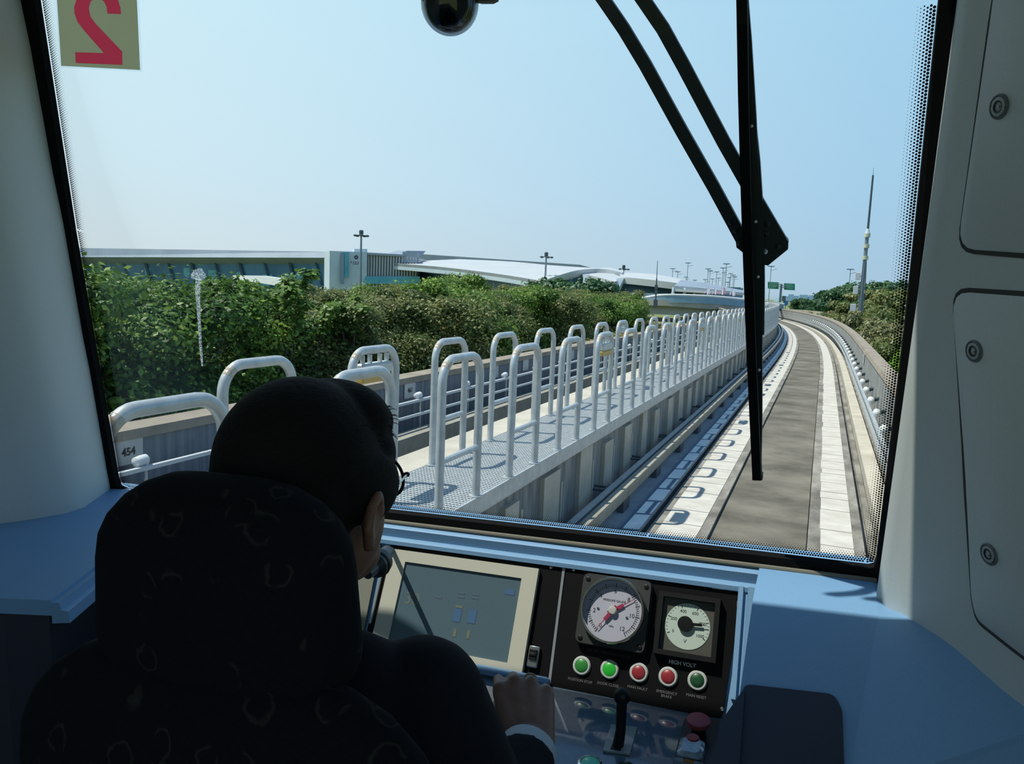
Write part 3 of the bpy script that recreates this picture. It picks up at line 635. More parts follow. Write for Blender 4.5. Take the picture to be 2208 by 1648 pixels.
# white marquee and coloured spots between the trees
t = thing('marquee', 'white marquee roof showing above the trees before the glass hall', 'tent', at(590, 605, 60), ID)
m = MB(); m.loft([[at(502, 594, 62), at(502, 602, 62), at(506, 602, 66), at(506, 594, 66)], [at(570, 596, 60), at(570, 612, 60), at(574, 612, 66), at(574, 595, 66)], [at(630, 604, 58), at(630, 622, 58), at(634, 622, 64), at(634, 603, 64)], [at(675, 617, 56), at(675, 626, 56), at(679, 626, 62), at(679, 616, 62)]]); m.build('fabric_roof', M['white'], t, smooth=60)
pz_ = at(452, 618, 61); pole_ = MB().cyl(V((pz_.x, pz_.y, GL)), pz_, .05, None, 8)
t = tag(pole_.loft([[at(446, 616, 60), at(446, 624, 60), at(447, 624, 62), at(447, 616, 62)], [at(452, 613, 60), at(452, 624, 60), at(453, 624, 62), at(453, 613, 62)], [at(459, 618, 60), at(459, 624, 60), at(460, 624, 62), at(460, 618, 62)]]).build('parasol', pm('orange_canvas', (.75, .16, .07), None, rough=.7), None, frame=ID), 'small orange red canvas top showing above the trees at left', 'parasol')
# concrete ramp with glass screens
t = thing('road_ramp', 'curving concrete road ramp with a glass screen along its edge, middle distance', 'ramp', at(1480, 655, 95), ID)
edge = curve([(1320, 655, 102), (1395, 639, 97), (1420, 637, 96), (1520, 644, 96), (1610, 652, 97), (1680, 664, 100)], 20)
def rampband(v0, v1, off, mat, name, top=None):
    m = MB(); m.loft([[at(u, v + v0, D - off), at(u, v + v1, D - off), at(u, v + v1, D + 5), at(u, v + v0, D + 5)] for u, v, D in edge]); return m.build(name, mat, t, smooth=40)
M['ramp_conc'] = pm('ramp_concrete', (.33, .31, .26), (.43, .40, .34), .5, .9, stretch=(1, 1, .3)); M['ramp_shade'] = pm('ramp_girder', (.34, .35, .34), (.40, .40, .38), .5, .9)
edge = curve([(1318, 661, 102), (1380, 649, 98), (1420, 646, 97), (1517, 653, 97), (1560, 656, 98), (1620, 662, 99), (1690, 671, 101)], 20)
rampband(0, 13, 0, M['ramp_conc'], 'parapet_beam')
rampband(13, 32, -1.0, M['ramp_shade'], 'girder')
M['screen_glass'] = pm('road_screen_glass', lin(112, 142, 160), lin(132, 160, 174), .4, .3)
edge = curve([(1345, 654, 99), (1395, 642, 98), (1440, 637, 97), (1517, 639, 97), (1560, 642, 98), (1620, 648, 99), (1690, 657, 101)], 20)
m = MB(); m.loft([[at(u, v, D - .1), at(u, v + min(16, 3 + 2.2 * i), D - .1), at(u, v + min(16, 3 + 2.2 * i), D + .1), at(u, v, D + .1)] for i, (u, v, D) in enumerate(edge)]); m.build('glass_screen', M['screen_glass'], t, smooth=40)
m = MB(); m.tube([at(u, v - .6, D) for u, v, D in edge], .16, 6); m.build('top_rail', M['white_paint'], t)
# noise-screen ring at the far bend
t = tag(MB().loft([[at(u, v, D), at(u, v + h, D), at(u, v + h, D + 1), at(u, v, D + 1)] for u, v, h, D in ((1640, 649, 18, 88), (1660, 650, 17, 90), (1676, 653, 16, 94), (1684, 657, 14, 100), (1685, 661, 10, 106))]).build('road_screen', M['screen_glass'], None, frame=ID), 'pale glass screen curving round behind the loops, right of the wiper blade', 'screen')
# road beyond the right parapet
t = tag(MB().loft([[at(u, v, D), at(u, v + h, D), at(u, v + h, D + 6), at(u, v, D + 6)] for u, v, h, D in ((1684, 666, 8, 165), (1740, 669, 9, 160), (1800, 675, 10, 150), (1840, 680, 10, 145))]).build('road_viaduct', M['ramp_conc'], None, frame=ID), 'low concrete viaduct with parapet beyond the shrubs, left of the antenna mast', 'viaduct')
# distant skyline
M['hazy'] = pm('hazy_blue_block', lin(150, 182, 208), lin(160, 190, 214), .05, .9)  # distance haze put into the blue base colour
n = 0
for u0, u1, v in ((1688, 1700, 639), (1700, 1712, 635), (1712, 1722, 638), (1724, 1742, 636), (1744, 1756, 637), (1756, 1772, 640)):
    n += 1; m = MB(); quadbox(m, at(u0, 650, 900), at(u1, 650, 900), at(u1, v, 900), at(u0, v, 900), 30)
    tag(m.build('distant_block', M['hazy'], None, frame=ID, smooth=0), f'{ordn(n)} hazy blue block from the wiper on the skyline right of the road signs', 'building', 'hazy skyline blocks')
t = tag(quadbox(MB(), at(1733, 652, 400), at(1778, 655, 400), at(1778, 648, 400), at(1733, 646, 400), 20).build('distant_shed', M['roof_white'], None, frame=ID, smooth=0), 'low white shed roof left of the spreading dark tree', 'building')

# ------------------------------------------------------------------ masts, lamps, signs
M['pole'] = pm('grey_pole', lin(120, 134, 144), None, rough=.5, metal=.2); M['lamp_dark'] = pm('dark_lamp', lin(70, 84, 94), None, rough=.6); M['solar'] = pm('solar_panel', lin(52, 66, 78), None, rough=.3)
def light_mast(u, v_top, D, label, sc=1.0):
    top = at(u, v_top, D); t = thing('floodlight_mast', label, 'light mast', down(top, GL), ID, 'floodlight masts')
    MB().cyl(down(top, GL), top, .28 * sc, .16 * sc, 10).build('pole', M['pole'], t)
    for k in range(5):
        a = k * 1.2566 + .3; c = top + V((1.1 * sc * cos(a), 1.1 * sc * sin(a), -.55 * sc)); b = MB(); b.lathe(c, (0, 0, 1), ((.15 * sc, -.18 * sc), (.36 * sc, -.08 * sc), (.36 * sc, .1 * sc), (.1 * sc, .2 * sc)), 10); b.tube([c, top - V((0, 0, .4 * sc))], .07 * sc, 6); b.build('lamp_head', M['lamp_dark'], t)
    b = MB(); b.lathe(top, (0, 0, 1), ((.2 * sc, -.5 * sc), (.38 * sc, -.3 * sc), (.4 * sc, .35 * sc), (.2 * sc, .5 * sc)), 10); b.build('top_lamp', M['lamp_dark'], t)
light_mast(779, 502, 140, 'tall floodlight mast in front of the finned office wing, leftmost of three')
light_mast(1178, 549, 125, 'floodlight mast at the corner of the white curved roof', .8)
light_mast(1345, 576, 150, 'smallest floodlight mast, before the smaller shell roof', .8)
def solar_lamp(u, v, wpx, label, i):
    D = min(300, 1670 * 1.7 / max(wpx, 4)); top = at(u, v, D); t = thing('solar_street_lamp', label, 'street lamp', down(top, GL), ID, 'solar street lamps')
    MB().cyl(down(top, GL), top - V((0, 0, .15)), .11, .07, 8).build('pole', M['pole'], t)
    b = MB(); b.box(top, (1.7, 1.0, .08), Mx.Rotation(.22, 3, 'X')); b.box(top - V((0, 0, .12)), (.3, .3, .16)); b.build('panel', M['solar'], t, smooth=0)
    b = MB(); b.tube([top - V((0, 0, 1.1)), top + V((1.0, 0, -.75))], .045, 6); b.box(top + V((1.2, 0, -.72)), (.6, .22, .09)); b.build('lamp_arm', M['pole'], t)
sl_ = [(350, 272, 11), (425, 318, 11), (578, 188, 12), (548, 398, 9), (680, 443, 8), (835, 435, 5), (878, 275, 12), (905, 303, 11), (940, 425, 6), (1005, 320, 11), (1030, 412, 5), (1100, 262, 12), (1115, 333, 9), (1150, 200, 14), (1170, 475, 5), (1195, 405, 6), (1210, 345, 9), (1255, 368, 9), (1270, 392, 10), (1815, 238, 14)]
for i, (a, c, w_) in enumerate(sl_):
    lb = f'{ordn(i + 1)} solar street lamp from the left in the cluster above the canopy' if i < 19 else 'solar street lamp standing before the pair of green road signs'
    solar_lamp(1400 + a * .145, 540 + c * .145, w_, lb, i)
solar_lamp(1834, 581, 15, 'solar street lamp just left of the antenna mast', 20)
# thin lattice mast left of the solar lamps
b0, b1 = at(1413, 660, 92), at(1418, 562, 92); t = thing('signal_mast', 'thin dark signal mast rising from the concrete ramp', 'mast', b0, ID)
MB().cyl(b0, b0.lerp(b1, .6), .1, .08, 8).build('pole', M['lamp_dark'], t); MB().cyl(b0.lerp(b1, .6), b1, .05, .03, 6).build('aerial', M['lamp_dark'], t)
m = MB(); m.box(b0.lerp(b1, .3), (.3, .25, .45)); m.box(b0.lerp(b1, .42), (.32, .25, .5)); m.box(b0 + V((0, 0, .3)), (.4, .4, .9)); m.build('equipment_box', M['lamp_dark'], t, smooth=0)
# green road signs
M['sign_green'] = pm('green_sign_face', lin(16, 120, 92), None, rough=.6); M['sign_ink'] = pm('pale_sign_lettering', lin(120, 180, 160), None, rough=.6)
def green_sign(u0, u1, v0, v1, D, name, label, pole):
    t = thing(name, label, 'road sign', down(at((u0 + u1) / 2, v1, D), GL), ID, 'green road signs')
    m = MB(); quadbox(m, at(u0, v1 - .3, D), at(u1, v1 + 1, D), at(u1, v0 + 1, D), at(u0, v0, D), .25); m.build('panel', M['sign_green'], t, smooth=0)
    m = MB()
    for k in range(3):
        f = .25 + .25 * k; y_ = v0 + (v1 - v0) * f; m.box(at((u0 + u1) / 2, y_ + .3, D - .3), ((u1 - u0) * D / 1670 * (.5 + .15 * (k % 2)), .05, .16))
    m.build('lettering', M['sign_ink'], t, smooth=0)
    m = MB(); pu, pv0 = pole; m.cyl(down(at(pu, pv0, D), GL), at(pu, pv0, D), .2, None, 8)
    m.tube([at(pu, v0 + 5, D), at((u0 + u1) / 2, v0 + 5, D)], .13, 6); m.tube([at(pu, v1 - 5, D), at((u0 + u1) / 2, v1 - 5, D)], .13, 6); m.build('post', M['pole'], t)
green_sign(1656, 1679, 608, 622.5, 230, 'road_sign', 'left of the two green road signs right of the wiper', (1684, 612))
green_sign(1691, 1714, 611, 625, 230, 'road_sign', 'right of the two green road signs right of the wiper', (1686, 613))
green_sign(1563, 1598, 619, 628.5, 200, 'road_sign', 'wide green road sign above the canopy, left of the wiper', (1601, 621))
p = at(1694, 654, 150); t = thing('blue_road_sign', 'small round blue road sign below the green road signs', 'road sign', down(p, GL), ID)
MB().cyl(p, p - V((0, .1, 0)), .5, None, 14).build('disc', pm('blue_sign', lin(60, 120, 190), None, rough=.5), t); MB().cyl(down(p, GL), p + V((0, .1, 0)), .07, None, 6).build('post', M['pole'], t)
p = at(1690, 644, 150); t = thing('traffic_signal', 'dark signal head above the round blue road sign', 'signal', down(p, GL), ID)
MB().box(p, (.7, .4, 1.0)).build('head', M['lamp_dark'], t, smooth=0); MB().cyl(down(p, GL), p, .08, None, 6).build('post', M['pole'], t)
# flags along the drop-off road
fl = [pm('white_flag', (.62, .62, .68), None, rough=.8), pm('pink_flag', (.45, .28, .36), None, rough=.8), pm('lilac_flag', (.42, .36, .52), None, rough=.8)]
for i, (u, v0, v1) in enumerate(((1518, 627, 636), (1524, 621, 638), (1527, 620, 638), (1534, 625, 638), (1541, 622, 638), (1544, 626, 638), (1550, 626, 638), (1556, 620, 639), (1560, 620, 638), (1573, 627, 639), (1579, 625, 641), (1581, 628, 642))):
    a, b_ = at(u, v0, 104), at(u, v1 + 4, 104); t = thing('flag', f'{ordn(i + 1)} upright flag from the left along the drop-off road', 'flag', b_, ID, 'flags by the drop-off road')
    m = MB(); m.loft([[a, a + V((.25, .1, -.1)), a + V((.25, .14, -.1)), a + V((0, .04, 0))], [b_ + V((0, 0, .4)), b_ + V((.2, -.1, .5)), b_ + V((.2, -.06, .5)), b_ + V((0, .04, .4))]]); m.build('cloth', fl[[2, 0, 0, 2, 0, 1, 1, 0, 1, 2, 0, 0][i]], t)
    MB().cyl(b_, a, .03, None, 6).build('staff', M['pole'], t)
# antenna mast beyond the right parapet
D = 62; b0 = at(1851, 760, D); pt = lambda f: None
base, top = down(b0, GL), at(1883, 372, D); base = V((top.x, top.y, GL)); 
def mz(v): 
    return V((top.x, top.y, EYE - (v - 653) / 1670 * D / .992))
t = thing('antenna_mast', 'tall slender grey antenna mast beyond the right parapet with equipment boxes', 'antenna mast', base, ID)
MB().cyl(base, mz(565), .20, .15, 12).build('lower_pole', M['pole'], t); MB().cyl(mz(565), mz(505), .15, .14, 12).build('radome', M['pole'], t)
MB().cyl(mz(505), mz(385), .09, .075, 10).build('upper_pole', M['lamp_dark'], t); MB().cyl(mz(385), mz(369), .02, .012, 6).build('lightning_rod', M['pole'], t)
for v0, v1 in ((508, 516), (531, 539), (556, 564)): MB().cyl(mz(v0), mz(v1), .235, None, 12).build('collar', pm('cream_collar', lin(196, 200, 176), None, rough=.6), t)
MB().lathe(mz(508), (0, 0, 1), ((.2, 0), (.1, .35), (.05, .5)), 10).build('cone_cap', M['facade'], t)
for v0, dx, s in ((600, -.42, (.38, .3, .6)), (630, -.48, (.36, .3, .66)), (668, -.55, (.42, .3, .6))):
    m = MB(); m.rbox(mz(v0) + V((dx, 0, 0)), (1, 0, 0), (0, 1, 0), (0, 0, 1), s, .02); m.box(mz(v0) + V((dx / 2, 0, 0)), (abs(dx), .08, .06)); m.build('equipment_box', M['white_paint'], t, smooth=0)
m = MB(); m.tube([mz(570) + V((.12, -.22, 0)), mz(640) + V((.24, -.2, 0)), mz(720) + V((.2, -.22, 0))], .03, 6); m.tube([mz(570) + V((-.12, -.22, 0)), mz(720) + V((-.12, -.24, 0))], .025, 6); m.build('cable', M['lamp_dark'], t)
# ------------------------------------------------------------------ cab shell (train frame T)
RK = .30; WN = V((0, 1, RK)); W0 = V((0, 1.67, -.55)); WNn = WN.normalized()
def wp(u, v, off=0.0): return Tp(u, v, W0 + WNn * off, WN)
VT = -300
inner = [(88 - .154 * 300, VT), (88, 0), (165, 500), (257, 1030), (263, 1046), (278, 1053), (835, 1097), (1400, 1160), (1872, 1216), (1884, 1213), (1889, 1198), (1949, 700), (2022, 0), (2022 + .104 * 300, VT)]
outer = [(55 - .166 * 300, VT - 50), (55, 0), (138, 500), (245, 1048), (249, 1070), (256, 1078), (835, 1119), (1400, 1186), (1880, 1244), (1893, 1246), (1897, 1236), (1969, 700), (2060, 0), (2060 + .13 * 300, VT - 50)]
inP = [wp(*q) for q in inner]; outP = [wp(*q) for q in outer]
win = thing('window_1', None, None, wp(1104, 1150)); win['kind'] = 'structure'; win['label'] = 'large raked windscreen of the driving cab'
m = MB(); m.prism([p + WNn * .004 for p in outP], WNn * .006); m.build('glass_pane', glassy('windscreen_glass', (.93, .965, .97), .02), win, smooth=0)
m = MB(); n = len(inP); o_ = WNn * .0; d_ = WNn * -.028
vs = [p + o_ for p in outP] + [p + o_ for p in inP] + [p + d_ for p in outP] + [p + d_ * .6 for p in inP]
fs = []
for i in range(n):
    j = (i + 1) % n
    fs += [(i, j, n + j, n + i), (2 * n + i, 3 * n + i, 3 * n + j, 2 * n + j), (i, 2 * n + i, 2 * n + j, j), (n + i, n + j, 3 * n + j, 3 * n + i)]
m.add(vs, fs); m.build('rubber_seal', M['rubber'], win, smooth=0)
bd = [wp(u, v, -.030) for u, v in ((256, 1080), (835, 1121), (1400, 1188), (1890, 1248))]
m = MB(); m.tube([p + V((0, -.002, -.004)) for p in bd], .0055, 8); m.build('sealant_bead', pm('beige_sealant', (.17, .155, .115), None, rough=.7), win)
# dotted frit round the glass edge: three rows of dots shrinking inwards
m = MB(); cen = sum(inP, V((0, 0, 0))) / n
ex, ey = V((1, 0, 0)), V((0, -RK, 1)).normalized()
pitch = .0052
for i in range(1, n - 2):
    a, b = inP[i], inP[i + 1]; L = (b - a).length; k = int(L / pitch); t_ = (b - a).normalized(); inw = WNn.cross(t_); inw = inw if inw.dot(cen - a) > 0 else -inw
    for q in range(k):
        for r_, (dd, rr) in enumerate(((.003, .0025), (.0076, .0021), (.0122, .0017), (.0168, .0013), (.0214, .0009), (.026, .0006))):
            c = a + t_ * ((q + .5 * (r_ % 2)) * pitch) + inw * dd + WNn * .003
            s = len(m.v); m.v += [c + ex * (rr * cos(h_)) + ey * (rr * sin(h_)) for h_ in (0, 1.047, 2.094, 3.1416, 4.189, 5.236)]; m.f.append(tuple(range(s, s + 6)))
m.build('frit_dots', M['rubber'], win, smooth=0, fix=False)
# white splash of bird dropping running down outside the glass
M['splash'] = bpy.data.materials.new('dried_splash'); M['splash'].use_nodes = True; t_ = M['splash'].node_tree; t_.nodes.clear()
nz = t_.nodes.new('ShaderNodeTexNoise'); nz.inputs['Scale'].default_value = 240; rr_ = t_.nodes.new('ShaderNodeValToRGB'); rr_.color_ramp.elements[0].position = .38; rr_.color_ramp.elements[1].position = .62
rr_.color_ramp.elements[0].color = (.1, .1, .1, 1); rr_.color_ramp.elements[1].color = (.8, .8, .8, 1)
co_ = t_.nodes.new('ShaderNodeTexCoord'); t_.links.new(co_.outputs['Object'], nz.inputs['Vector']); t_.links.new(nz.outputs['Fac'], rr_.inputs[0])
o__ = t_.nodes.new('ShaderNodeOutputMaterial'); x__ = t_.nodes.new('ShaderNodeMixShader'); tr__ = t_.nodes.new('ShaderNodeBsdfTransparent'); tl__ = t_.nodes.new('ShaderNodeBsdfTranslucent'); tl__.inputs[0].default_value = (.92, .94, .94, 1)
t_.links.new(rr_.outputs[0], x__.inputs[0]); t_.links.new(tr__.outputs[0], x__.inputs[1]); t_.links.new(tl__.outputs[0], x__.inputs[2]); t_.links.new(x__.outputs[0], o__.inputs[0])
m = MB(); c = [wp(428, 592, .012) + (wp(428 + 16 * cos(a) * (1 + .18 * sin(3 * a)), 592 + 13 * sin(a) * (1 + .15 * cos(5 * a)), .012) - wp(428, 592, .012)) for a in [i * 2 * pi / 18 for i in range(18)]]
m.add(c, [tuple(range(len(c)))])
pt_ = [(427, 600, 6), (426, 630, 5), (428, 665, 4), (430, 700, 3.2), (432, 740, 3), (435, 775, 2.5), (436, 790, 1.5)]
m.loft([[wp(u - w_, v, .0125), wp(u + w_, v, .0125)] for u, v, w_ in pt_], closed=False)
m.build('dried_splash', M['splash'], win, smooth=0)['label'] = 'white dried splash running down the glass'

def tstruct(name, mb, mat, **k): return struct(name, mb, mat, frame=MT, **k)
# left wall: cheek beside the window, curving back
zb = -1.6
FLb, FLt = outP[4], outP[0]
lowL = [FLb, V((-1.895, 1.56, -.56)), V((-1.84, 1.47, -.56)), V((-1.832, 1.41, -.56)), V((-1.86, 1.34, -.56)), V((-1.905, 1.27, -.56)), V((-1.96, 1.1, -.56)), V((-2.0, .6, -.56)), V((-2.0, -2.5, -.56))]
topz = FLt.z
topL = [FLt, FLt + V((-.005, -.06, 0)), FLt + V((.0, -.13, 0)), FLt + V((-.01, -.19, 0)), FLt + V((-.04, -.26, 0)), FLt + V((-.09, -.34, 0)), FLt + V((-.15, -.5, 0)), V((-1.9, .4, topz)), V((-1.9, -2.5, topz))]
m = MB(); rows = []
for f in (0, .25, .5, .75, 1.0): rows.append([a.lerp(b, f) for a, b in zip(lowL, topL)])
m.loft(rows, closed=False); m.loft([[V((p.x, p.y, zb)) for p in lowL], lowL], closed=False)
tstruct('wall_left', m, M['trim'], smooth=80)
# right locker wall
CB = Tz(1905, 1300, -.56); FRb, FRt = outP[9], outP[-1]
CT = rT(2088, 0); CT = CT * ((wp(2060, 0).y - .10) / CT.y)
WRn = (CT - CB).cross(V((.288, 1.259, -.56)) - CB).normalized()
if WRn.y > 0: WRn = -WRn
def wr(u, v, off=0.0): return Tp(u, v, CB + WRn * off, WRn)
upR = (CT - CB).normalized(); alR = WRn.cross(upR).normalized(); alR = alR if alR.x > 0 else -alR
CT2 = CB + upR * ((topz - CB.z) / upR.z); CB2 = CB + upR * ((-.62 - CB.z) / upR.z)
flr = (V((.288, 1.259, -.56)) - CB).normalized()
m = MB(); rr = lambda c, f: [c[0] + (c[1] - c[0]) * f]
colA = [FRb, FRt]; rows = []
cb_, ct_ = CB - flr * .0, CT2
def colpts(b, t_): return [b.lerp(t_, f / 6) for f in range(7)]
cols = [colpts(FRb + V((0, 0, -.06)), FRt), colpts(FRb.lerp(CB2, .55) + V((-.0, 0, 0)), FRt.lerp(CT2, .55)), colpts(CB2 - flr * .02 + V((-.002, 0, 0)), CT2 - flr * .02), colpts(CB2 + flr * .005, CT2 + flr * .005), colpts(CB2 + flr * .03, CT2 + flr * .03), colpts(CB2 + flr * .4, CT2 + flr * .4), colpts(CB2 + flr * 1.0, CT2 + flr * 1.0), colpts(CB2 + flr * 1.3, CT2 + flr * 1.3)]
e1 = cols[-1]
m.loft(cols, closed=False)
lowr = [c_[0] for c_ in cols]; m.loft([lowr, [V((p.x, p.y, zb)) for p in lowr]], closed=False)
for z0_, z1_ in ((zb, -.75), (.45, topz)): m.loft([[V((e1[0].x, e1[0].y, z0_)), V((e1[0].x, e1[0].y, z1_))], [V((e1[0].x + .05, -2.5, z0_)), V((e1[0].x + .05, -2.5, z1_))]], closed=False)  # unseen rear section left open at mid height to light the left wall
tstruct('wall_right', m, M['trim'], smooth=80)
m = MB(); m.box((-.6, -.6, zb - .03), (3.6, 5.2, .06)); tstruct('floor_cab', m, pm('cab_floor', (.06, .06, .065), (.09, .09, .095), 40, .8), smooth=0)
m = MB(); ye = outP[0].y; m.box((-.6, (ye - 2.6) / 2, topz + .03), (3.6, ye + 2.6, .06)); tstruct('ceiling_cab', m, M['trim'], smooth=0)
m = MB(); m.prism([outP[0], outP[-1], outP[-1] + V((.5, 0, 0)), outP[-1] + V((.5, -.07, .1)), outP[0] + V((-.3, -.07, .1)), outP[0] + V((-.3, 0, 0))], V((0, .012, .004))); tstruct('wall_front_header', m, M['trim'], smooth=0)
m = MB(); m.box((-.9, 1.78, -1.12), (2.5, .05, .98)); tstruct('wall_front_lower', m, M['trim'], smooth=0)
# back bulkhead low wall of the cab behind the passenger
m = MB(); m.box((-.6, -2.52, -1.1), (3.4, .05, 1.0)); tstruct('wall_back', m, M['trim'], smooth=0)

# access panels on the locker wall
def rounded(pts, r=.03, k=5):
    o = []; n = len(pts)
    for i in range(n):
        p, a, b = pts[i], pts[i - 1], pts[(i + 1) % n]; da, db = (a - p), (b - p); q = min(r, da.length * .45, db.length * .45)
        s, e = p + da.normalized() * q, p + db.normalized() * q
        for j in range(k): f = j / (k - 1); o.append(s * (1 - f) ** 2 + p * (2 * f * (1 - f)) + e * f * f)
    return o
M['gap'] = pm('dark_panel_gap', (.05, .048, .045), None, rough=.9)
def access_panel(px, locks, label):
    pts = rounded([wr(*q) for q in px], .035); c = sum(pts, V((0, 0, 0))) / len(pts)
    t = thing('access_panel', label, 'panel', c, None, 'access panels on the right cab wall')
    big = [p + (p - c).normalized() * .007 for p in pts]
    MB().prism([p + WRn * .0006 for p in big], WRn * .0008).build('gap_seal', M['gap'], t, smooth=0)
    ins = [p + (c - p).normalized() * .003 for p in pts]
    m = MB(); m.loft([[p + WRn * .0002 for p in pts], [p + WRn * .0025 for p in pts], [p + WRn * .0042 for p in ins]]); m.build('door_plate', M['trim'], t, smooth=50)
    for u, v in locks:
        o_ = wr(u, v, .004); lk = MB().lathe(o_, WRn, ((.0165, 0), (.0165, .0018), (.0145, .003), (.0135, .0012), (.0125, .0012)), 28).build('lock', M['lock_ring'], t); lk['label'] = 'round grey budget lock with dark recessed key square' if False else 'round grey lock with a dark recessed square key'
        MB().lathe(o_ + WRn * .0008, WRn, ((.0125, 0), (.0125, .0016), (.0085, .0024), (.0078, .001)), 24).build('lock_rim', pm('lock_grey', (.33, .37, .37), None, rough=.5), lk)
        MB().lathe(o_ + WRn * .0012, WRn, ((.0085, 0), (.0085, .0016), (.006, .0016), (.0058, .0005)), 24).build('key_recess', M['black'], lk)
        m = MB(); m.rbox(o_ + WRn * .0018, alR, upR, WRn, (.0055, .0055, .003), .0008); m.cyl(o_ + WRn * .002, o_ + WRn * .0032, .0014, None, 8); m.build('key_square', pm('lock_key_grey', (.36, .38, .38), None, rough=.4), lk)
        MB().rbox(o_ + WRn * .002, alR, upR, WRn, (.027, .0012, .0014), .0003).build('slot', M['black'], lk)
M['lock_ring'] = pm('lock_dark_ring', (.13, .145, .145), None, rough=.5)
access_panel([(2172, -190), (2145, 0), (2068, 536), (2215, 546), (2420, 560), (2420, -190)], [(2155, 230)], 'upper pale grey access panel on the right cab wall, one round lock showing')
access_panel([(2056, 628), (2220, 640), (2420, 655), (2420, 1560), (2212, 1417), (2108, 1335), (2098, 1290), (2084, 1010)], [(2101, 757), (2133, 1195)], 'lower pale grey access panel on the right cab wall with two round locks')

# ------------------------------------------------------------------ dashboard
AL = radians(62); PU = V((0, cos(AL), sin(AL))); PN = V((0, -sin(AL), cos(AL))); PX = V((1, 0, 0))
lf = Tz(1259, 1190, -.56); LY = lf.y                      # front edge of the ledge
P0 = V((0, LY - .004, -.596))
def pp(u, v, off=0.0): return Tp(u, v, P0 + PN * off, PN)
XR = Tz(1640, 1240, -.56).x
dash = thing('dashboard', 'blue painted driving console below the windscreen with ledge, instrument bay and desk', 'dashboard', (-.8, 1.4, -.9))
m = MB(); prof = [(1.76, -.545), (LY + .006, -.558), (LY, -.562), (LY, -.583), (LY - .006, -.584), (LY - .014, -.588), (LY - .016, -.597), (LY + .02, -.60), (1.76, -.60)]
m.loft([[V((x, y, z)) for y, z in prof] for x in (-1.35, -1.2, -1.0, -.8, -.6, -.4, -.2, XR)]); m.build('ledge', M['blue'], dash, smooth=30)
# bay back plate (blue) behind the black panels
def pq(x, s, off=0.0): return V((x, P0.y, P0.z)) - PU * s + PN * off        # panel coordinates: x across, s down the slope
def ps(u, v): q = pp(u, v); return q.x, (V((0, P0.y, P0.z)) - V((0, q.y, q.z))).dot(PU)
xb, sb = ps(1560, 1545); SB = sb + .004
m = MB(); m.prism([pq(-1.3, -.002, -.003), pq(XR - .002, -.002, -.003), pq(XR - .002, SB, -.003), pq(-1.3, SB, -.003)], -PN * .02); m.build('instrument_bay', M['blue'], dash, smooth=0)
# right rim of the bay: grooved blue upright
x0, s0 = ps(1600, 1290); x1 = XR
m = MB()
xe = ps(1618, 1262)[0]
m.loft([[pq(xe + a, s, b) for a, b in ((-.022, 0), (-.022, .012), (-.012, .014), (-.010, .007), (-.004, .007), (-.002, .016), (.012, .016), (.012, -.02), (-.022, -.02))] for s in (-.004, .12, .215)]); m.build('bay_rim', M['blue'], dash, smooth=25)
# right-hand wing: sloping face, crease and outer face
A0 = Tz(1640, 1290, -.56); AA = radians(20); An = V((0, -sin(AA), cos(AA)))
def pa(u, v, off=0.0): return Tp(u, v, V((0, A0.y, -.56)) + An * off, An)
crT = pa(1893, 1318); crB = pa(1835, 1660)
m = MB()
tl, tr_ = V((XR - .004, 1.76, -.545)), V((.30, 1.76, -.545)); ml, mr_ = V((XR - .004, A0.y + .012, -.56)), V((crT.x, A0.y + .012, -.56))
bl, br = pa(1520, 1720), pa(1822, 1720)
fl_ = V((XR - .004, A0.y - .006, -.5635)); fr_ = V((crT.x, A0.y - .006, -.5635))
bl = V((fl_.x, bl.y, bl.z))
rB = [Tp(u, v, CB - WRn * .02, WRn) for u, v in ((1985, 1330), (2100, 1400), (2208, 1492), (2300, 1560))]
m.add([tl, V((crT.x, 1.76, -.545)), mr_, ml, fr_, fl_, br, bl], [(0, 1, 2, 3), (3, 2, 4, 5), (5, 4, 6, 7)])
k = len(m.v)
m.add([V((crT.x, 1.76, -.545)), mr_, fr_, fr_.lerp(br, .33), fr_.lerp(br, .66), br, Tp(1915, 1290, CB - WRn * .02, WRn) + V((.02, .08, .01)), Tp(1925, 1308, CB - WRn * .02, WRn), rB[0], rB[1], rB[2], rB[3], V((rB[3].x, rB[3].y - .1, rB[3].z - .3)), V((br.x + .05, br.y - .02, br.z - .2))],
      [(0, 6, 7, 1), (1, 7, 8, 2), (2, 8, 9, 3), (3, 9, 10, 4), (4, 10, 11, 5), (5, 11, 12, 13)])
m.add([bl, br, br + V((0, -.01, -.3)), bl + V((0, -.01, -.3))], [(0, 1, 2, 3)])
bm_ = m.build('right_wing', M['blue'], dash, smooth=35)
md = bm_.modifiers.new('round', 'BEVEL'); md.width = .006; md.segments = 2; md.limit_method = 'ANGLE'; md.angle_limit = radians(18)
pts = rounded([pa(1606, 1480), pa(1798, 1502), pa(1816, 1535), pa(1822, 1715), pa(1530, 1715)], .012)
m = MB(); m.prism([p + An * -.004 for p in pts], An * .009); m.build('recess_shade_slab', M['blue_dark'], dash, smooth=30)['label'] = 'dark blue black slab for the shaded recess at the lower right'  # flat dark slab, its colour stands for the shade inside a recess
m = MB(); m.prism([pa(1552, 1560, .012), pa(1606, 1482, .012), pa(1590, 1715, .012), pa(1525, 1715, .012)], -An * .03); m.build('recess_shade_cheek', M['blue_dark'], dash, smooth=0)
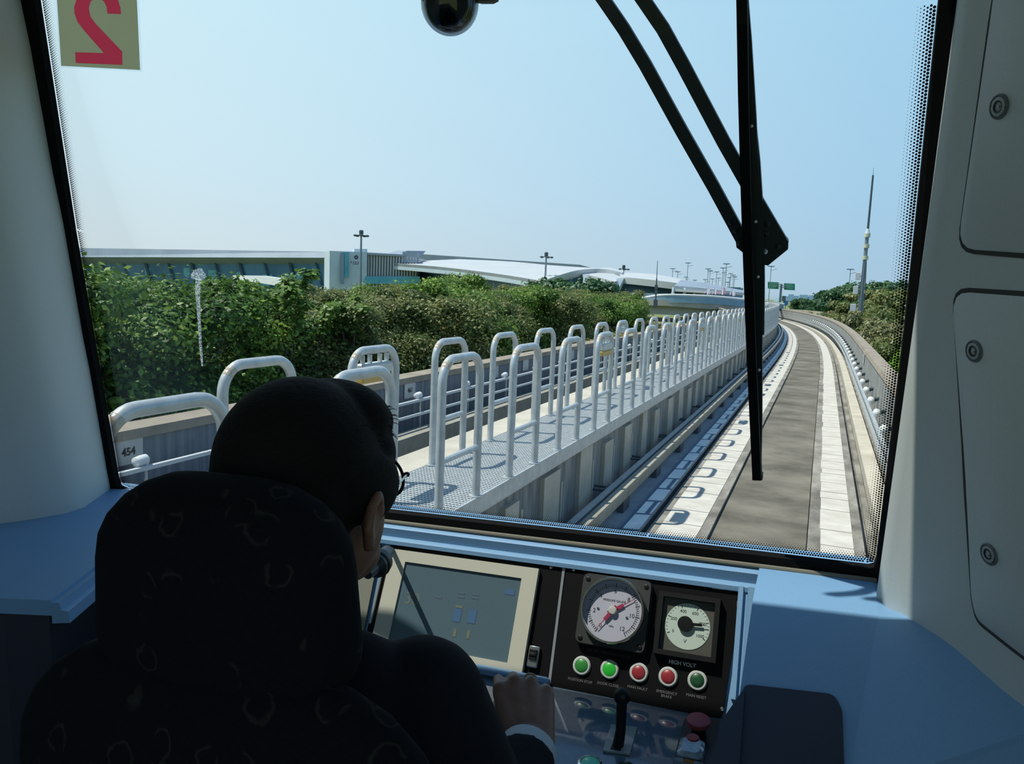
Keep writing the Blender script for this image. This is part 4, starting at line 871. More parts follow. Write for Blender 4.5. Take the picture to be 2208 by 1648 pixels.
# left console
m = MB(); lc = [(-2.02, 1.72), (-1.25, 1.72), (-1.25, LY), (-1.33, 1.45), (-1.406, 1.14), (-1.322, .975), (-1.421, .947), (-2.03, .93)]
m.prism([V((x, y, -.56)) for x, y in lc], V((0, 0, -.03))); m.build('left_console', M['blue'], dash, smooth=0)
m = MB(); m.prism([V((x, y, -.59)) for x, y in [(-2.0, 1.7), (-1.27, 1.7), (-1.35, 1.45), (-1.426, 1.14), (-1.342, .985), (-1.43, .957), (-2.0, .94)]], V((0, 0, -1.0))); m.build('left_pedestal', M['blue_dark'], dash, smooth=0)
m = MB(); a, b = V((-1.322, .975, -.575)), V((-1.406, 1.14, -.575)); d = V((b - a).normalized()); nrm = V((d.y, -d.x, 0))
m.loft([[p + nrm * q + V((0, 0, z)) for q, z in ((0, .01), (.015, .01), (.017, -.005), (.03, -.008), (.032, -.03), (0, -.03))] for p in (a, b, b + (b - a) * 2)]); m.build('left_rim', M['blue'], dash, smooth=20)
# desk
DZ = pq(0, SB).z; DY = pq(0, SB).y
dn = V((0, -.10, 1)).normalized()
def dz(u, v, off=0.0): return Tp(u, v, V((0, DY, DZ)) + dn * off, dn)
m = MB(); dl = lambda x, y, o=0: V((x, y, DZ + (y - DY) * .10)) + dn * o
M['desk'] = pm('glossy_blue_desk', (.10, .165, .23), (.13, .20, .27), 60, .09, coat=.6)
m.prism([dl(-1.2, DY + .02), dl(XR - .02, DY + .02), dl(XR - .02, DY - .30), dl(-1.2, DY - .30)], V((0, 0, -.03))); m.build('desk_top', M['desk'], dash, smooth=0)['label'] = 'glossy blue desk top reflecting the panel above'
m = MB(); m.rbox(dl(-.72, DY - .012, .012), (1, 0, 0), (0, 1, 0), (0, 0, 1), (.42, .018, .018), .004); m.build('desk_lip', M['blue'], dash)
m = MB(); m.box((-.62, DY - .06, (DZ - 1.62) / 2), (1.1, .2, DZ + 1.56 if False else 1.6 + DZ - .06)); m.build('desk_pedestal', M['blue_dark'], dash, smooth=0)

# display panel and monitor
M['screw'] = pm('steel_screw', (.6, .6, .62), None, rough=.3, metal=1)
def panel_plate(parent, px, name='backing_plate', r=.012):
    pts = rounded([pp(*q) for q in px], r); m = MB(); m.loft([[p for p in pts], [p + PN * .003 for p in pts], [p + PN * .004 + (sum(pts, V((0, 0, 0))) / len(pts) - p).normalized() * .001 for p in pts]]); return m.build(name, M['black_panel'], parent, smooth=40)
def screw(parent, u, v, r=.0042):
    o_ = pp(u, v, .004); return MB().lathe(o_, PN, ((r, 0), (r, .001), (r * .7, .0026), (r * .2, .003)), 12).build('screw', M['screw'], parent)
mp_ = thing('display_panel', 'black panel left of the instrument panel, holding the cream framed monitor', 'panel', pp(1000, 1320))
panel_plate(mp_, [(838, 1176), (1198, 1208), (1214, 1226), (1178, 1500), (770, 1452)])
for u, v in ((1188, 1224), (848, 1188), (1037, 1462)): screw(mp_, u, v)
xl, st = ps(852, 1186); xr_, _ = ps(1168, 1218); _, sbm = ps(1125, 1472)
il, it = ps(880, 1214); ir, _ = ps(1131, 1240); _, ibm = ps(1095, 1430)
xc, sc = (xl + xr_) / 2, (st + sbm) / 2
mon = thing('monitor', 'driver display monitor with wide cream bezel and reflection-washed blue grey screen', 'monitor', pq(xc, sc))
M['cream'] = pm('cream_bezel', (.52, .50, .41), None, rough=.55)
ro = [pq(xl, st), pq(xr_, st), pq(xr_, sbm), pq(xl, sbm)]; ri = [pq(il, it), pq(ir, it), pq(ir, ibm), pq(il, ibm)]
m = MB(); h = .016; vs = [p + PN * .004 for p in ro] + [p + PN * h for p in rounded(ro, .001, 2)[::2]] + [p + PN * h for p in ri] + [p + PN * (h - .006) for p in ri]
vs = [p + PN * .004 for p in ro] + [p + PN * h for p in ro] + [p + PN * h for p in ri] + [p + PN * (h - .005) for p in ri]
fs = [];
for r_ in range(3):
    for i in range(4): j = (i + 1) % 4; fs.append((r_ * 4 + i, r_ * 4 + j, r_ * 4 + 4 + j, r_ * 4 + 4 + i))
m.add(vs, fs); m.build('bezel', M['cream'], mon, smooth=0)
M['lcd'] = pm('washed_display', (.075, .125, .155), (.085, .135, .165), 500, .3)  # washed-out reflection put into the screen's base colour
m = MB(); m.prism([p + PN * (h - .0055) for p in ri], PN * .001); scr = m.build('screen', M['lcd'], mon, smooth=0)
so_ = h - .0042
def sx(u, v): a_, b_ = ps(u, v); return a_, b_
def seg(mb, u, v, wd, hg):
    a_, b_ = ps(u, v); mb.prism([pq(a_ - wd / 2, b_ - hg / 2, so_), pq(a_ + wd / 2, b_ - hg / 2, so_), pq(a_ + wd / 2, b_ + hg / 2, so_), pq(a_ - wd / 2, b_ + hg / 2, so_)], PN * .0003)
M['px_yellow'] = pm('display_yellow', (.15, .165, .13), None, rough=.4); M['px_blue'] = pm('display_blue', (.06, .13, .24), None, rough=.4); M['px_violet'] = pm('display_violet', (.095, .13, .18), None, rough=.4)
m = MB(); m.text('30', pq(*ps(893, 1294), so_), PX, PU, .040, .0001, 0, 'CENTER'); m.build('speed_digits', M['px_yellow'], scr, smooth=0)
for nm_, mt_, ls_ in (('yellow_bar', 'px_yellow', ((994, 1310, .018, .006), (985, 1366, .008, .018), (1014, 1370, .008, .018))), ('blue_block', 'px_blue', ((990, 1328, .02, .03), (1022, 1331, .02, .03), (1103, 1279, .024, .012))), ('violet_bar', 'px_violet', tuple((u, v, .016, .004) for u, v in ((1000, 1281), (999, 1289), (1030, 1284), (1029, 1292), (950, 1290))))):
    for q_ in ls_: m = MB(); seg(m, *q_); m.build(nm_, M[mt_], scr, smooth=0)
# switch beside the monitor
o_ = pp(1152, 1417, .004); sw = thing('port_switch', 'small metal framed switch between the monitor and the instrument panel', 'switch', o_)
MB().rbox(o_ + PN * .005, PX, PU, PN, (.024, .044, .010), .002).build('frame', pm('brushed_metal', (.32, .34, .35), None, rough=.3, metal=.8), sw)
m = MB(); m.rbox(o_ + PN * .011 + PU * .004, PX, PU, PN, (.017, .022, .006), .001); m.rbox(o_ + PN * .012 + PU * .004, PX, PU, PN, (.015, .006, .009), .001); m.build('rocker', M['black'], sw)

# instrument panel
ipn = thing('instrument_panel', 'black instrument panel with a row of five round push buttons under two gauges', 'panel', pp(1400, 1400))
panel_plate(ipn, [(1223, 1217), (1585, 1260), (1600, 1278), (1558, 1549), (1184, 1500)])
for u, v in ((1237, 1229), (1557, 1530)): screw(ipn, u, v)
a_, b_ = pp(1218, 1214, .003), pp(1182, 1490, .003)
m = MB(); m.tube([pp(1218, 1216, .001), pp(1182, 1500, .001)], 0, 4, sq=(PX, .006, .008)); m.build('silver_divider', pm('silver_trim', (.45, .48, .52), None, rough=.3, metal=.6), dash)
M['ring_white'] = pm('pale_ring', (.50, .52, .50), None, rough=.35)
M['g_lit'] = pm('green_lit', (.02, .30, .03), None, rough=.35, emit=((.01, .45, .02), .22)); M['g_mid'] = pm('green_button', (.03, .20, .04), None, rough=.35, emit=((.02, .4, .03), .03)); M['g_dark'] = pm('dark_green_button', (.015, .075, .03), None, rough=.35); M['r_btn'] = pm('red_button', (.28, .025, .035), None, rough=.35)
M['legend'] = pm('grey_legend', (.16, .165, .165), None, rough=.6); M['legend_w'] = pm('white_legend', (.75, .77, .78), None, rough=.5)
for u, v, mt, tx, lb in ((1255, 1436, 'g_mid', 'POSITION STOP', 'leftmost green button, position stop'), (1315, 1444, 'g_lit', 'DOOR CLOSE', 'brightest green button, door close'), (1378, 1451, 'r_btn', 'MAIN FAULT', 'red button, main fault'), (1441, 1460, 'r_btn', 'EMERGENCY\nBRAKE', 'red button, emergency brake'), (1504, 1468, 'g_dark', 'MAIN RESET', 'dark green button, main reset')):
    o_ = pp(u, v, .004); b = MB().lathe(o_, PN, ((.0195, 0), (.0195, .003), (.0175, .0055), (.0142, .0058), (.0138, .002)), 32).build('push_button', M['ring_white'], ipn); b['label'] = lb
    MB().lathe(o_, PN, ((.0136, .001), (.0136, .0055), (.012, .0068), (.004, .0075), (.0, .0076)), 28).build('button_cap', M[mt], b)
    n_ = tx.count('\n'); MB().text(tx, o_ - PU * (.030 + .004 * n_), PX, PU, .0074, .0002).build('legend', M['legend'], b, smooth=0)
# pressure gauge
gc = pp(1326, 1320, .004); pg = thing('pressure_gauge', 'large round pressure gauge with pale lilac dial in a square black housing', 'gauge', gc)
G = lambda a, b, c=0.0: gc + PX * a + PU * b + PN * c
R_ = .067
m = MB(); hp = rounded([G(-.076, .072), G(.076, .072), G(.076, -.076), G(-.076, -.076)], .014); m.loft([hp, [p + PN * .014 for p in hp], [p + PN * .017 + (gc - p).normalized() * .002 for p in hp]]); m.build('housing', pm('gauge_housing', (.028, .031, .030), None, rough=.5), pg, smooth=40)
for a, b in ((-.064, .06), (.064, .06), (-.064, -.064), (.064, -.064)): MB().lathe(G(a, b, .017), PN, ((.005, 0), (.005, .002), (.002, .003)), 12).build('screw', M['black'], pg)
MB().lathe(G(0, 0, .014), PN, ((R_ + .003, 0), (R_ + .003, .016), (R_ + .001, .020), (R_ - .003, .020), (R_ - .004, .012), (R_ - .004, .0015)), 48).build('bezel_ring', M['chrome'], pg)
dial = MB().lathe(G(0, 0, .014), PN, ((R_ - .004, 0), (R_ - .004, .004), (.0001, .004)), 48).build('dial', pm('lilac_dial', (.56, .53, .60), None, rough=.6), pg)
inkm = pm('dial_ink', (.045, .045, .055), None, rough=.7)
m = MB(); A_ = lambda f: radians(235 - 290 * f)          # 0..1 along the scale
for i in range(61):
    t_ = A_(i / 60); big = i % 5 == 0; r0, r1 = (.049 if big else .051), (.058 if big else .0555); e = V((0, 0, 0)); w_ = .0009 if big else .0005
    a, b = G(r0 * cos(t_), r0 * sin(t_), .0182), G(r1 * cos(t_), r1 * sin(t_), .0182); s_ = PX * (-sin(t_) * w_) + PU * (cos(t_) * w_); m.prism([a - s_, b - s_, b + s_, a + s_], PN * .0003)
for i in range(13):
    if i % 2 == 0: t_ = A_(i / 12); m.text(str(i), G(.041 * cos(t_), .041 * sin(t_), .0184), PX, PU, .0125, .0001)
m.text('PRESSURE GAUGE', G(0, .021, .0184), PX, PU, .0062, .0001); m.text('MPa', G(0, -.032, .0184), PX, PU, .006, .0001)
m.tube([G(.0505 * cos(A_(i / 40)), .0505 * sin(A_(i / 40)), .0183) for i in range(41)], 0, 4, sq=(PN, .0003, .0006)); m.build('scale', inkm, dial, smooth=0)
def hand(t_, L, zz, mt, name, tail=.012):
    d_ = PX * cos(t_) + PU * sin(t_); e_ = PX * -sin(t_) + PU * cos(t_); o_ = G(0, 0, zz); m = MB()
    m.prism([o_ - e_ * .0045 - d_ * tail, o_ + d_ * .026 - e_ * .0035, o_ + d_ * .026 + e_ * .0035, o_ + e_ * .0045 - d_ * tail], PN * .0008); m.prism([o_ + d_ * .026 - e_ * .0009, o_ + d_ * L - e_ * .0005, o_ + d_ * L + e_ * .0005, o_ + d_ * .026 + e_ * .0009], PN * .0008)
    return m.build(name, mt, pg, smooth=0)
redm = pm('needle_red', (.40, .03, .09), None, rough=.5); hand(A_(.69), .052, .021, redm, 'needle'); hand(A_(.005), .050, .0225, redm, 'needle')
MB().lathe(G(0, 0, .0185), PN, ((.009, 0), (.009, .006), (.007, .008), (.0, .0085)), 20).build('hub', pm('hub_cream', (.6, .57, .5), None, rough=.4), pg)
for a in (-.033, .031): MB().lathe(G(a, .001 if a < 0 else -.009, .018), PN, ((.003, 0), (.0025, .002), (.001, .003)), 10).build('dial_screw', M['chrome'], pg)
MB().lathe(G(0, 0, .033), PN, ((R_ - .003, 0), (R_ - .003, .001), (.0, .001)), 40).build('glass', glassy('gauge_glass', (.96, .97, .98), .02), pg, smooth=0)
MB().text('MR. BC PRESSURE GAGE', G(-.002, -.086, .0005), PX, PU, .0088, .0002).build('legend', pm('faint_legend', (.05, .05, .05), None, rough=.7), ipn, smooth=0)
# voltmeter
vc = pp(1483, 1352, .004); vm = thing('voltmeter', 'square black voltmeter with round white dial and thick black pointer', 'gauge', vc)
G = lambda a, b, c=0.0: vc + PX * a + PU * b + PN * c
m = MB(); w1, w0, hh = .063, .053, .018
o4 = lambda s, c: [G(-s, s, c), G(s, s, c), G(s, -s, c), G(-s, -s, c)]
m.loft([o4(w1, 0), o4(w1, hh), o4(w0, hh), o4(w0, .004)], True, False); m.build('case', M['black'], vm, smooth=0)
m = MB(); m.prism(o4(w0 - .0005, .004), PN * .002); m.build('mask', pm('brown_grey_mask', (.085, .078, .07), None, rough=.7), vm, smooth=0)
dial = MB().lathe(G(0, 0, .006), PN, ((.046, 0), (.046, .001), (0, .001)), 44).build('dial', pm('white_green_dial', (.60, .68, .62), None, rough=.6), vm, smooth=0)
m = MB(); A_ = lambda f: radians(205 - 235 * f)
for i in range(26):
    t_ = A_(i / 25); big = i % 5 == 0; r0, r1 = (.038 if big else .041), .044; w_ = .0008 if big else .0004
    a, b = G(r0 * cos(t_), r0 * sin(t_), .0072), G(r1 * cos(t_), r1 * sin(t_), .0072); s_ = PX * (-sin(t_) * w_) + PU * (cos(t_) * w_); m.prism([a - s_, b - s_, b + s_, a + s_], PN * .0002)
for i in range(6):
    t_ = A_(i / 5); m.text(str(i * 200), G(.031 * cos(t_), .031 * sin(t_), .0073), PX, PU, .0088, .0001)
m.text('V', G(-.002, -.030, .0073), PX, PU, .011, .0001); m.build('scale', inkm, dial, smooth=0)
t_ = radians(4); d_ = PX * cos(t_) + PU * sin(t_); e_ = PX * -sin(t_) + PU * cos(t_); m = MB(); o_ = G(-.004, .004, .012); m.prism([o_ - e_ * .003, o_ + d_ * .034 - e_ * .003, o_ + d_ * .034 + e_ * .003, o_ + e_ * .003], PN * .001); m.prism([o_ + d_ * .034 - e_ * .0007, o_ + d_ * .044 - e_ * .0004, o_ + d_ * .044 + e_ * .0004, o_ + d_ * .034 + e_ * .0007], PN * .001); m.build('pointer', M['black'], vm, smooth=0)
MB().lathe(G(-.004, .004, .007), PN, ((.0155, 0), (.0155, .007), (0, .0075)), 26).build('hub', M['black'], vm)
m = MB(); m.prism(o4(w0 - .0005, .0165), PN * .0008); m.build('glass', glassy('meter_glass', (.97, .98, .97), .02), vm, smooth=0)
MB().text('HIGH VOLT', vc - PU * .074 + PX * -.004 + PN * .0005, PX, PU, .0105, .0002, .0003).build('legend', M['legend_w'], ipn, smooth=0)
# name strip at the panel's upper right, a reflection's blue put into its colour
o_ = pp(1566, 1267, .006); m = MB(); m.rbox(o_, PX, PU, PN, (.058, .012, .003), .001); m.build('name_strip', pm('reflected_blue_strip', (.30, .45, .58), None, rough=.15, metal=.5), ipn)
MB().text('E', pp(1592, 1303, .004), PX, PU, .016, .0002).build('legend', M['legend'], ipn, smooth=0)

# desk controls
js = thing('joystick', 'black ball topped lever standing in a slotted plate on the desk', 'lever', dz(1330, 1612))
b0_ = dz(1330, 1612); tp_ = Td(1341, 1502, (b0_.dot(cF)) + .0); tp_ = Ty(1341, 1502, b0_.y + .005)
m = MB(); m.tube([b0_ - dn * .01, b0_.lerp(tp_, .35) + V((.004, 0, 0)), tp_], [.0115, .0095, .010], 14); m.build('shaft', M['black'], js)
MB().ell(tp_, (.0158, .0158, .0165), 24, 14).build('ball', M['black'], js)
fx = V((1, 0, 0)); fy = V((0, 1, .1)).normalized()
fr = [dz(1300, 1622, .001), dz(1318, 1566, .001), dz(1374, 1572, .001), dz(1358, 1630, .001)]
m = MB(); m.prism(fr, dn * .004); m.build('slot_plate', pm('clear_grey_plate', (.30, .37, .38), None, rough=.15, coat=.5), js, smooth=0)
fr = [dz(1316, 1616, .0055), dz(1330, 1580, .0055), dz(1347, 1582, .0055), dz(1338, 1620, .0055)]; m = MB(); m.prism(fr, dn * .0006); m.build('slot', M['black'], js, smooth=0)
o_ = dz(1505, 1600); es = thing('emergency_button', 'red mushroom emergency button on a black base at the right end of the desk', 'button', o_)
pts = rounded([dz(1476, 1556, .002), dz(1556, 1560, .002), dz(1545, 1700, .002), dz(1438, 1700, .002)], .01); m = MB(); m.prism(pts, dn * .008); m.build('base_plate', pm('dark_blue_grey_plate', (.02, .028, .045), None, rough=.35), es, smooth=0)
up = V((0, .12, 1)).normalized(); t1 = Ty(1507, 1549, o_.y + .005)
MB().lathe(o_, t1 - o_, ((.016, .005), (.014, .02), (.0125, (t1 - o_).length - .012)), 20).build('stem', M['black'], es)
MB().lathe(t1 - up * .012, up + V((0, -.25, 0)), ((.012, 0), (.0215, .002), (.0228, .006), (.0215, .011), (.012, .0125), (0, .0125)), 32).build('mushroom_cap', pm('dull_red_cap', (.36, .06, .085), None, rough=.5), es)
o_ = dz(1490, 1640, .008); gs = thing('guarded_switch', 'switch under a clear bluish guard in front of the red mushroom button', 'switch', o_)
m = MB(); m.rbox(o_ + dn * .016, fx, fy, dn, (.044, .052, .032), .006); m.build('clear_guard', pm('bluish_clear_guard', (.25, .36, .46), (.42, .52, .6), 80, .12, coat=.8), gs)
m = MB(); m.rbox(o_ + dn * .012 + V((0, -.027, 0)), fx, fy, dn, (.052, .012, .016), .004); m.build('hinge', pm('guard_hinge', (.3, .4, .5), None, rough=.2), gs)
MB().lathe(o_ + fy * .020 + dn * .029, dn, ((.012, 0), (.012, .003), (.010, .005), (0, .0045)), 18).build('red_ring', M['r_btn'], gs)
MB().rbox(o_ + fy * -.03 + dn * .02, fx, fy, dn, (.02, .006, .006), .002).build('orange_tab', pm('orange_tab', (.5, .2, .04), None, rough=.4), gs)
o_ = dz(1272, 1652, .001); tb = thing('teal_button', 'round teal green button with chrome ring on the desk', 'button', o_)
MB().lathe(o_, dn, ((.022, 0), (.022, .006), (.018, .008), (.0165, .004)), 28).build('ring', M['chrome'], tb); MB().lathe(o_, dn, ((.016, 0), (.016, .007), (.012, .009), (0, .0095)), 24).build('cap', pm('teal_cap', (.05, .33, .30), None, rough=.3, emit=((.03, .3, .26), .15)), tb)
o_ = dz(1350, 1662, .001); tb = thing('green_button', 'dim green button beside the teal one, cut by the picture edge', 'button', o_)
MB().lathe(o_, dn, ((.018, 0), (.018, .005), (.015, .007), (.014, .003)), 28).build('ring', M['chrome'], tb); MB().lathe(o_, dn, ((.0135, 0), (.0135, .006), (0, .008)), 24).build('cap', M['g_dark'], tb)
# hand-held controller lever under the driver's hand
HC = Td(1130, 1502, 1.20); hb = V((HC.x, HC.y + .06, DZ + .006))
mc = thing('control_lever', 'dark control lever gripped by the driver, left of the joystick', 'lever', hb)
GR = HC + V((.002, .050, -.028))
m = MB(); m.tube([hb - V((0, 0, .02)), hb.lerp(GR, .5), GR], [.014, .012, .012], 12); m.build('shaft', M['black'], mc)
m = MB(); m.cap(GR + V((-.036, .003, .002)), GR + V((.016, -.002, -.005)), .0135, .0135, 14); m.build('cross_grip', M['black'], mc)
# microphone
o_ = Td(803, 1228, 1.36); e_ = Td(838, 1188, 1.44); mi = thing('microphone', 'black gooseneck microphone by the left edge of the monitor', 'microphone', o_)
ax_ = (e_ - o_).normalized(); MB().lathe(o_ + ax_ * .012, ax_, ((.008, -.035), (.012, -.01), (.022, .0), (.024, .015), (.024, .026), (.018, .03), (.015, .045), (.013, .065)), 20).build('head', pm('mic_dark', (.022, .03, .036), None, rough=.35), mi)
MB().lathe(o_ + ax_ * .012, ax_, ((.0245, .008), (.0255, .012), (.0245, .016)), 20).build('collar', M['black'], mi)
MB().tube([o_ + ax_ * .07, o_ + ax_ * .085, pp(846, 1186, .0)], .006, 8).build('stalk', M['black'], mi)
# beige side panel left of the monitor
bp_ = thing('side_panel', 'beige side panel left of the monitor, mostly hidden by the driver', 'panel', pp(700, 1300))
m = MB(); m.prism([pp(600, 1150, .002), pp(822, 1176, .002), pp(770, 1440, .002), pp(600, 1420, .002)], PN * .004); m.build('plate', pm('beige_panel', (.20, .20, .16), None, rough=.6), bp_, smooth=0)
m = MB(); m.tube([pp(838, 1180, .004), pp(800, 1345, .004)], 0, 4, sq=(PX, .005, .012)); m.build('edge_trim', pm('silver_edge', (.45, .48, .5), None, rough=.3, metal=.6), bp_)

# dome camera
dc = Td(970, 8, 1.17); cm = thing('dome_camera', 'black dome camera hanging in front of the top of the windscreen', 'camera', dc)
MB().ell(dc, (.0395, .0395, .041), 32, 18).build('inner_eye', pm('gloss_black_eye', (.006, .006, .007), None, rough=.05, coat=1), cm)
MB().ell(dc, (.0437, .0437, .0455), 32, 18).build('clear_dome', glassy('dome_plastic', (.75, .8, .83), .12), cm)
m = MB(); m.lathe(dc + V((0, 0, .01)), (0, 0, 1), ((.047, 0), (.05, .01), (.05, .05), (.03, .07), (.02, .08), (.02, topz - dc.z - .01)), 28); m.build('housing', M['black'], cm)
o_ = Td(1048, -6, 1.18); m = MB(); m.rbox(o_ + V((0, 0, .01)), cR, (0, 1, 0), (0, 0, 1), (.034, .02, .036), .004); m.rbox(o_ + V((-.01, 0, .05)), cR, (0, 1, 0), (0, 0, 1), (.06, .02, .05), .004); m.build('side_bracket', pm('grey_bracket', (.10, .10, .09), None, rough=.6), cm)

# number sheet on the glass
def so2(u, v, off): return wp(u, v, off)
sg = thing('number_sheet', 'beige sheet with a red mirrored numeral 2 stuck on the windscreen, upper left', 'sign', wp(212, 75))
M['sheet'] = bpy.data.materials.new('backlit_paper'); M['sheet'].use_nodes = True
def transl(m, c, tcol):
    m.use_nodes = True; t = m.node_tree; t.nodes.clear(); o = t.nodes.new('ShaderNodeOutputMaterial'); a = t.nodes.new('ShaderNodeBsdfDiffuse'); b = t.nodes.new('ShaderNodeBsdfTranslucent'); x = t.nodes.new('ShaderNodeAddShader')
    a.inputs[0].default_value = (*c, 1); b.inputs[0].default_value = (*tcol, 1); t.links.new(a.outputs[0], x.inputs[0]); t.links.new(b.outputs[0], x.inputs[1]); t.links.new(x.outputs[0], o.inputs[0])
transl(M['sheet'], (.14, .135, .10), (.62, .60, .44))
M['red_ink'] = bpy.data.materials.new('backlit_red_print'); transl(M['red_ink'], (.12, .012, .02), (.82, .22, .29))
q = [(118, -130), (123, 0), (132, 142), (302, 151), (295, 0), (288, -130)]
num = [(a * .303, b * .303) for a, b in ((765, 97), (862, 100), (858, 55), (840, 0), (790, -70), (700, -105), (610, -75), (550, -15), (528, 50), (532, 100), (552, 155), (600, 218), (740, 378), (535, 372), (540, 448), (872, 462), (870, 368), (680, 168), (645, 120), (632, 60), (645, 10), (695, -18), (740, 10), (760, 50))]
def flat(loops, off, name, mat, th=.0004):
    # filled outline (with holes) lying in the plane of the glass
    O_ = wp(212, 75, off); ex_, ey_ = V((1, 0, 0)), V((0, -RK, 1)).normalized()
    cu = bpy.data.curves.new('tmp', 'CURVE'); cu.dimensions = '2D'; cu.fill_mode = 'BOTH'; cu.extrude = th / 2
    for lp_ in loops:
        sp_ = cu.splines.new('POLY'); sp_.points.add(len(lp_) - 1); sp_.use_cyclic_u = True
        for i, (u, v) in enumerate(lp_): d_ = wp(u, v, off) - O_; sp_.points[i].co = (d_.dot(ex_), d_.dot(ey_), 0, 1)
    ob = bpy.data.objects.new('tmp', cu); COL.objects.link(ob); me = bpy.data.meshes.new_from_object(ob.evaluated_get(bpy.context.evaluated_depsgraph_get()))
    m = MB(); m.add([O_ + ex_ * p.co.x + ey_ * p.co.y + WNn * p.co.z for p in me.vertices], [tuple(p.vertices) for p in me.polygons])
    bpy.data.objects.remove(ob); bpy.data.curves.remove(cu); bpy.data.meshes.remove(me); return m.build(name, mat, sg, smooth=0)
flat([q, num], -.0015, 'paper', M['sheet'])
flat([[(a + (5 if a > 200 else -3), b + (4 if b > 100 else 0)) for a, b in q]], -.0004, 'clear_sleeve', glassy('clear_sleeve', (.93, .96, .98), .03))
flat([num], -.0015, 'numeral', M['red_ink'])['label'] = 'red mirrored numeral 2'

# windscreen wiper, outside the glass
wi = thing('windscreen_wiper', 'black windscreen wiper with two parallel arms and a tall blade outside the glass', 'wiper', wp(1640, 530, .06))
M['wiper'] = pm('wiper_black', (.012, .016, .018), None, rough=.5)
wo = .06
def arm(px, w_, name):
    m = MB(); pts = [wp(u, v, wo) for u, v in px]; m.tube(pts, 0, 4, sq=(WNn, .012, w_)); return m.build(name, M['wiper'], wi, smooth=30)
arm([(1190, -150), (1290, -18), (1345, 62), (1392, 140), (1470, 282), (1540, 405), (1602, 520)], .0225, 'arm')
arm([(1275, -150), (1378, -14), (1430, 62), (1474, 142), (1560, 305), (1636, 440), (1688, 528)], .0235, 'arm')
m = MB(); pts = [wp(u, v, wo - .008) for u, v in ((1586, 518), (1588, 534), (1612, 553), (1640, 570), (1656, 573), (1699, 538), (1699, 520), (1686, 505), (1660, 490), (1646, 492), (1640, 504))]
m.prism(pts, WNn * .02); m.build('pivot_plate', M['wiper'], wi, smooth=0)
for u, v in ((1594, 524), (1653, 505), (1678, 532), (1650, 542), (1576, 480), (1586, 498), (1656, 484)): MB().lathe(wp(u, v, wo - .008), -WNn, ((.005, 0), (.005, .003), (.002, .005)), 10).build('bolt', M['wiper'] if v != 542 else M['screw'], wi)
m = MB(); pts = [wp(u, v, wo - .03) for u, v in ((1600, -140), (1601, 0), (1604, 200), (1609, 400), (1614, 560), (1621, 760), (1629, 940), (1633, 1029))]
m.tube(pts, 0, 4, sq=(WNn, .03, .017)); m.build('rubber_blade', M['rubber'], wi, smooth=30)
m = MB(); pts = [wp(u, v, wo - .012) for u, v in ((1603, -20), (1612, 90), (1622, 250), (1629, 400), (1634, 540), (1636, 640), (1636, 780), (1636, 900), (1634, 1028))]
m.tube(pts, 0, 4, sq=(WNn, .012, .014)); m.build('blade_holder', M['wiper'], wi, smooth=30)
m = MB(); pts = [wp(u, v, wo - .006) for u, v in ((1622, 255), (1632, 350), (1640, 470), (1642, 600), (1641, 720))]; m.tube(pts, 0, 4, sq=(WNn, .014, .012)); m.build('yoke', M['wiper'], wi, smooth=30)
for u, v in ((1621, 272), (1630, 478), (1635, 597), (1637, 798)): MB().lathe(wp(u, v, wo - .03), -WNn, ((.0028, 0), (.0026, .002), (.001, .003)), 8).build('rivet', pm('glint_rivet', (.8, .8, .8), None, rough=.3), wi)  # white colour stands for the glint on each rivet
m = MB(); m.box(wp(1634, 1026, wo - .02), (.02, .03, .012)); m.build('end_cap', M['wiper'], wi, smooth=0)
# ------------------------------------------------------------------ seat
M['seat_fab'] = pm('dark_navy_seat_fabric', (.0055, .006, .009), (.008, .0085, .012), 260, .95, 0, .1, spec=.1)
sf = M['seat_fab']; t_ = sf.node_tree; b_ = t_.nodes['Principled BSDF']
# scattered pale curl pattern woven into the cloth
co = t_.nodes.new('ShaderNodeTexCoord'); mp = t_.nodes.new('ShaderNodeMapping'); mp.inputs['Scale'].default_value = (36, 36, 36)
vo = t_.nodes.new('ShaderNodeTexVoronoi'); vo.inputs['Scale'].default_value = 1.0; vo.inputs['Randomness'].default_value = .75
nz = t_.nodes.new('ShaderNodeTexNoise'); nz.inputs['Scale'].default_value = 1.6; nz.inputs['Detail'].default_value = 2
mixv = t_.nodes.new('ShaderNodeMix'); mixv.data_type = 'VECTOR'; mixv.inputs[0].default_value = .35
t_.links.new(co.outputs['Object'], mp.inputs[0]); t_.links.new(mp.outputs[0], nz.inputs['Vector']); t_.links.new(mp.outputs[0], mixv.inputs[4]); t_.links.new(nz.outputs['Color'], mixv.inputs[5]); t_.links.new(mixv.outputs[1], vo.inputs['Vector'])
r1 = t_.nodes.new('ShaderNodeValToRGB'); r1.color_ramp.elements[0].position = .26; r1.color_ramp.elements[0].color = (0, 0, 0, 1); r1.color_ramp.elements[1].position = .36; r1.color_ramp.elements[1].color = (0, 0, 0, 1)
e = r1.color_ramp.elements.new(.31); e.color = (1, 1, 1, 1)
n2 = t_.nodes.new('ShaderNodeTexNoise'); n2.inputs['Scale'].default_value = .9; n2.inputs['Detail'].default_value = 1; t_.links.new(mp.outputs[0], n2.inputs['Vector'])
r3 = t_.nodes.new('ShaderNodeValToRGB'); r3.color_ramp.elements[0].position = .44; r3.color_ramp.elements[1].position = .5; t_.links.new(n2.outputs['Fac'], r3.inputs[0])
mu = t_.nodes.new('ShaderNodeMath'); mu.operation = 'MULTIPLY'; t_.links.new(vo.outputs['Distance'], r1.inputs[0]); t_.links.new(r1.outputs[0], mu.inputs[0]); t_.links.new(r3.outputs[0], mu.inputs[1])
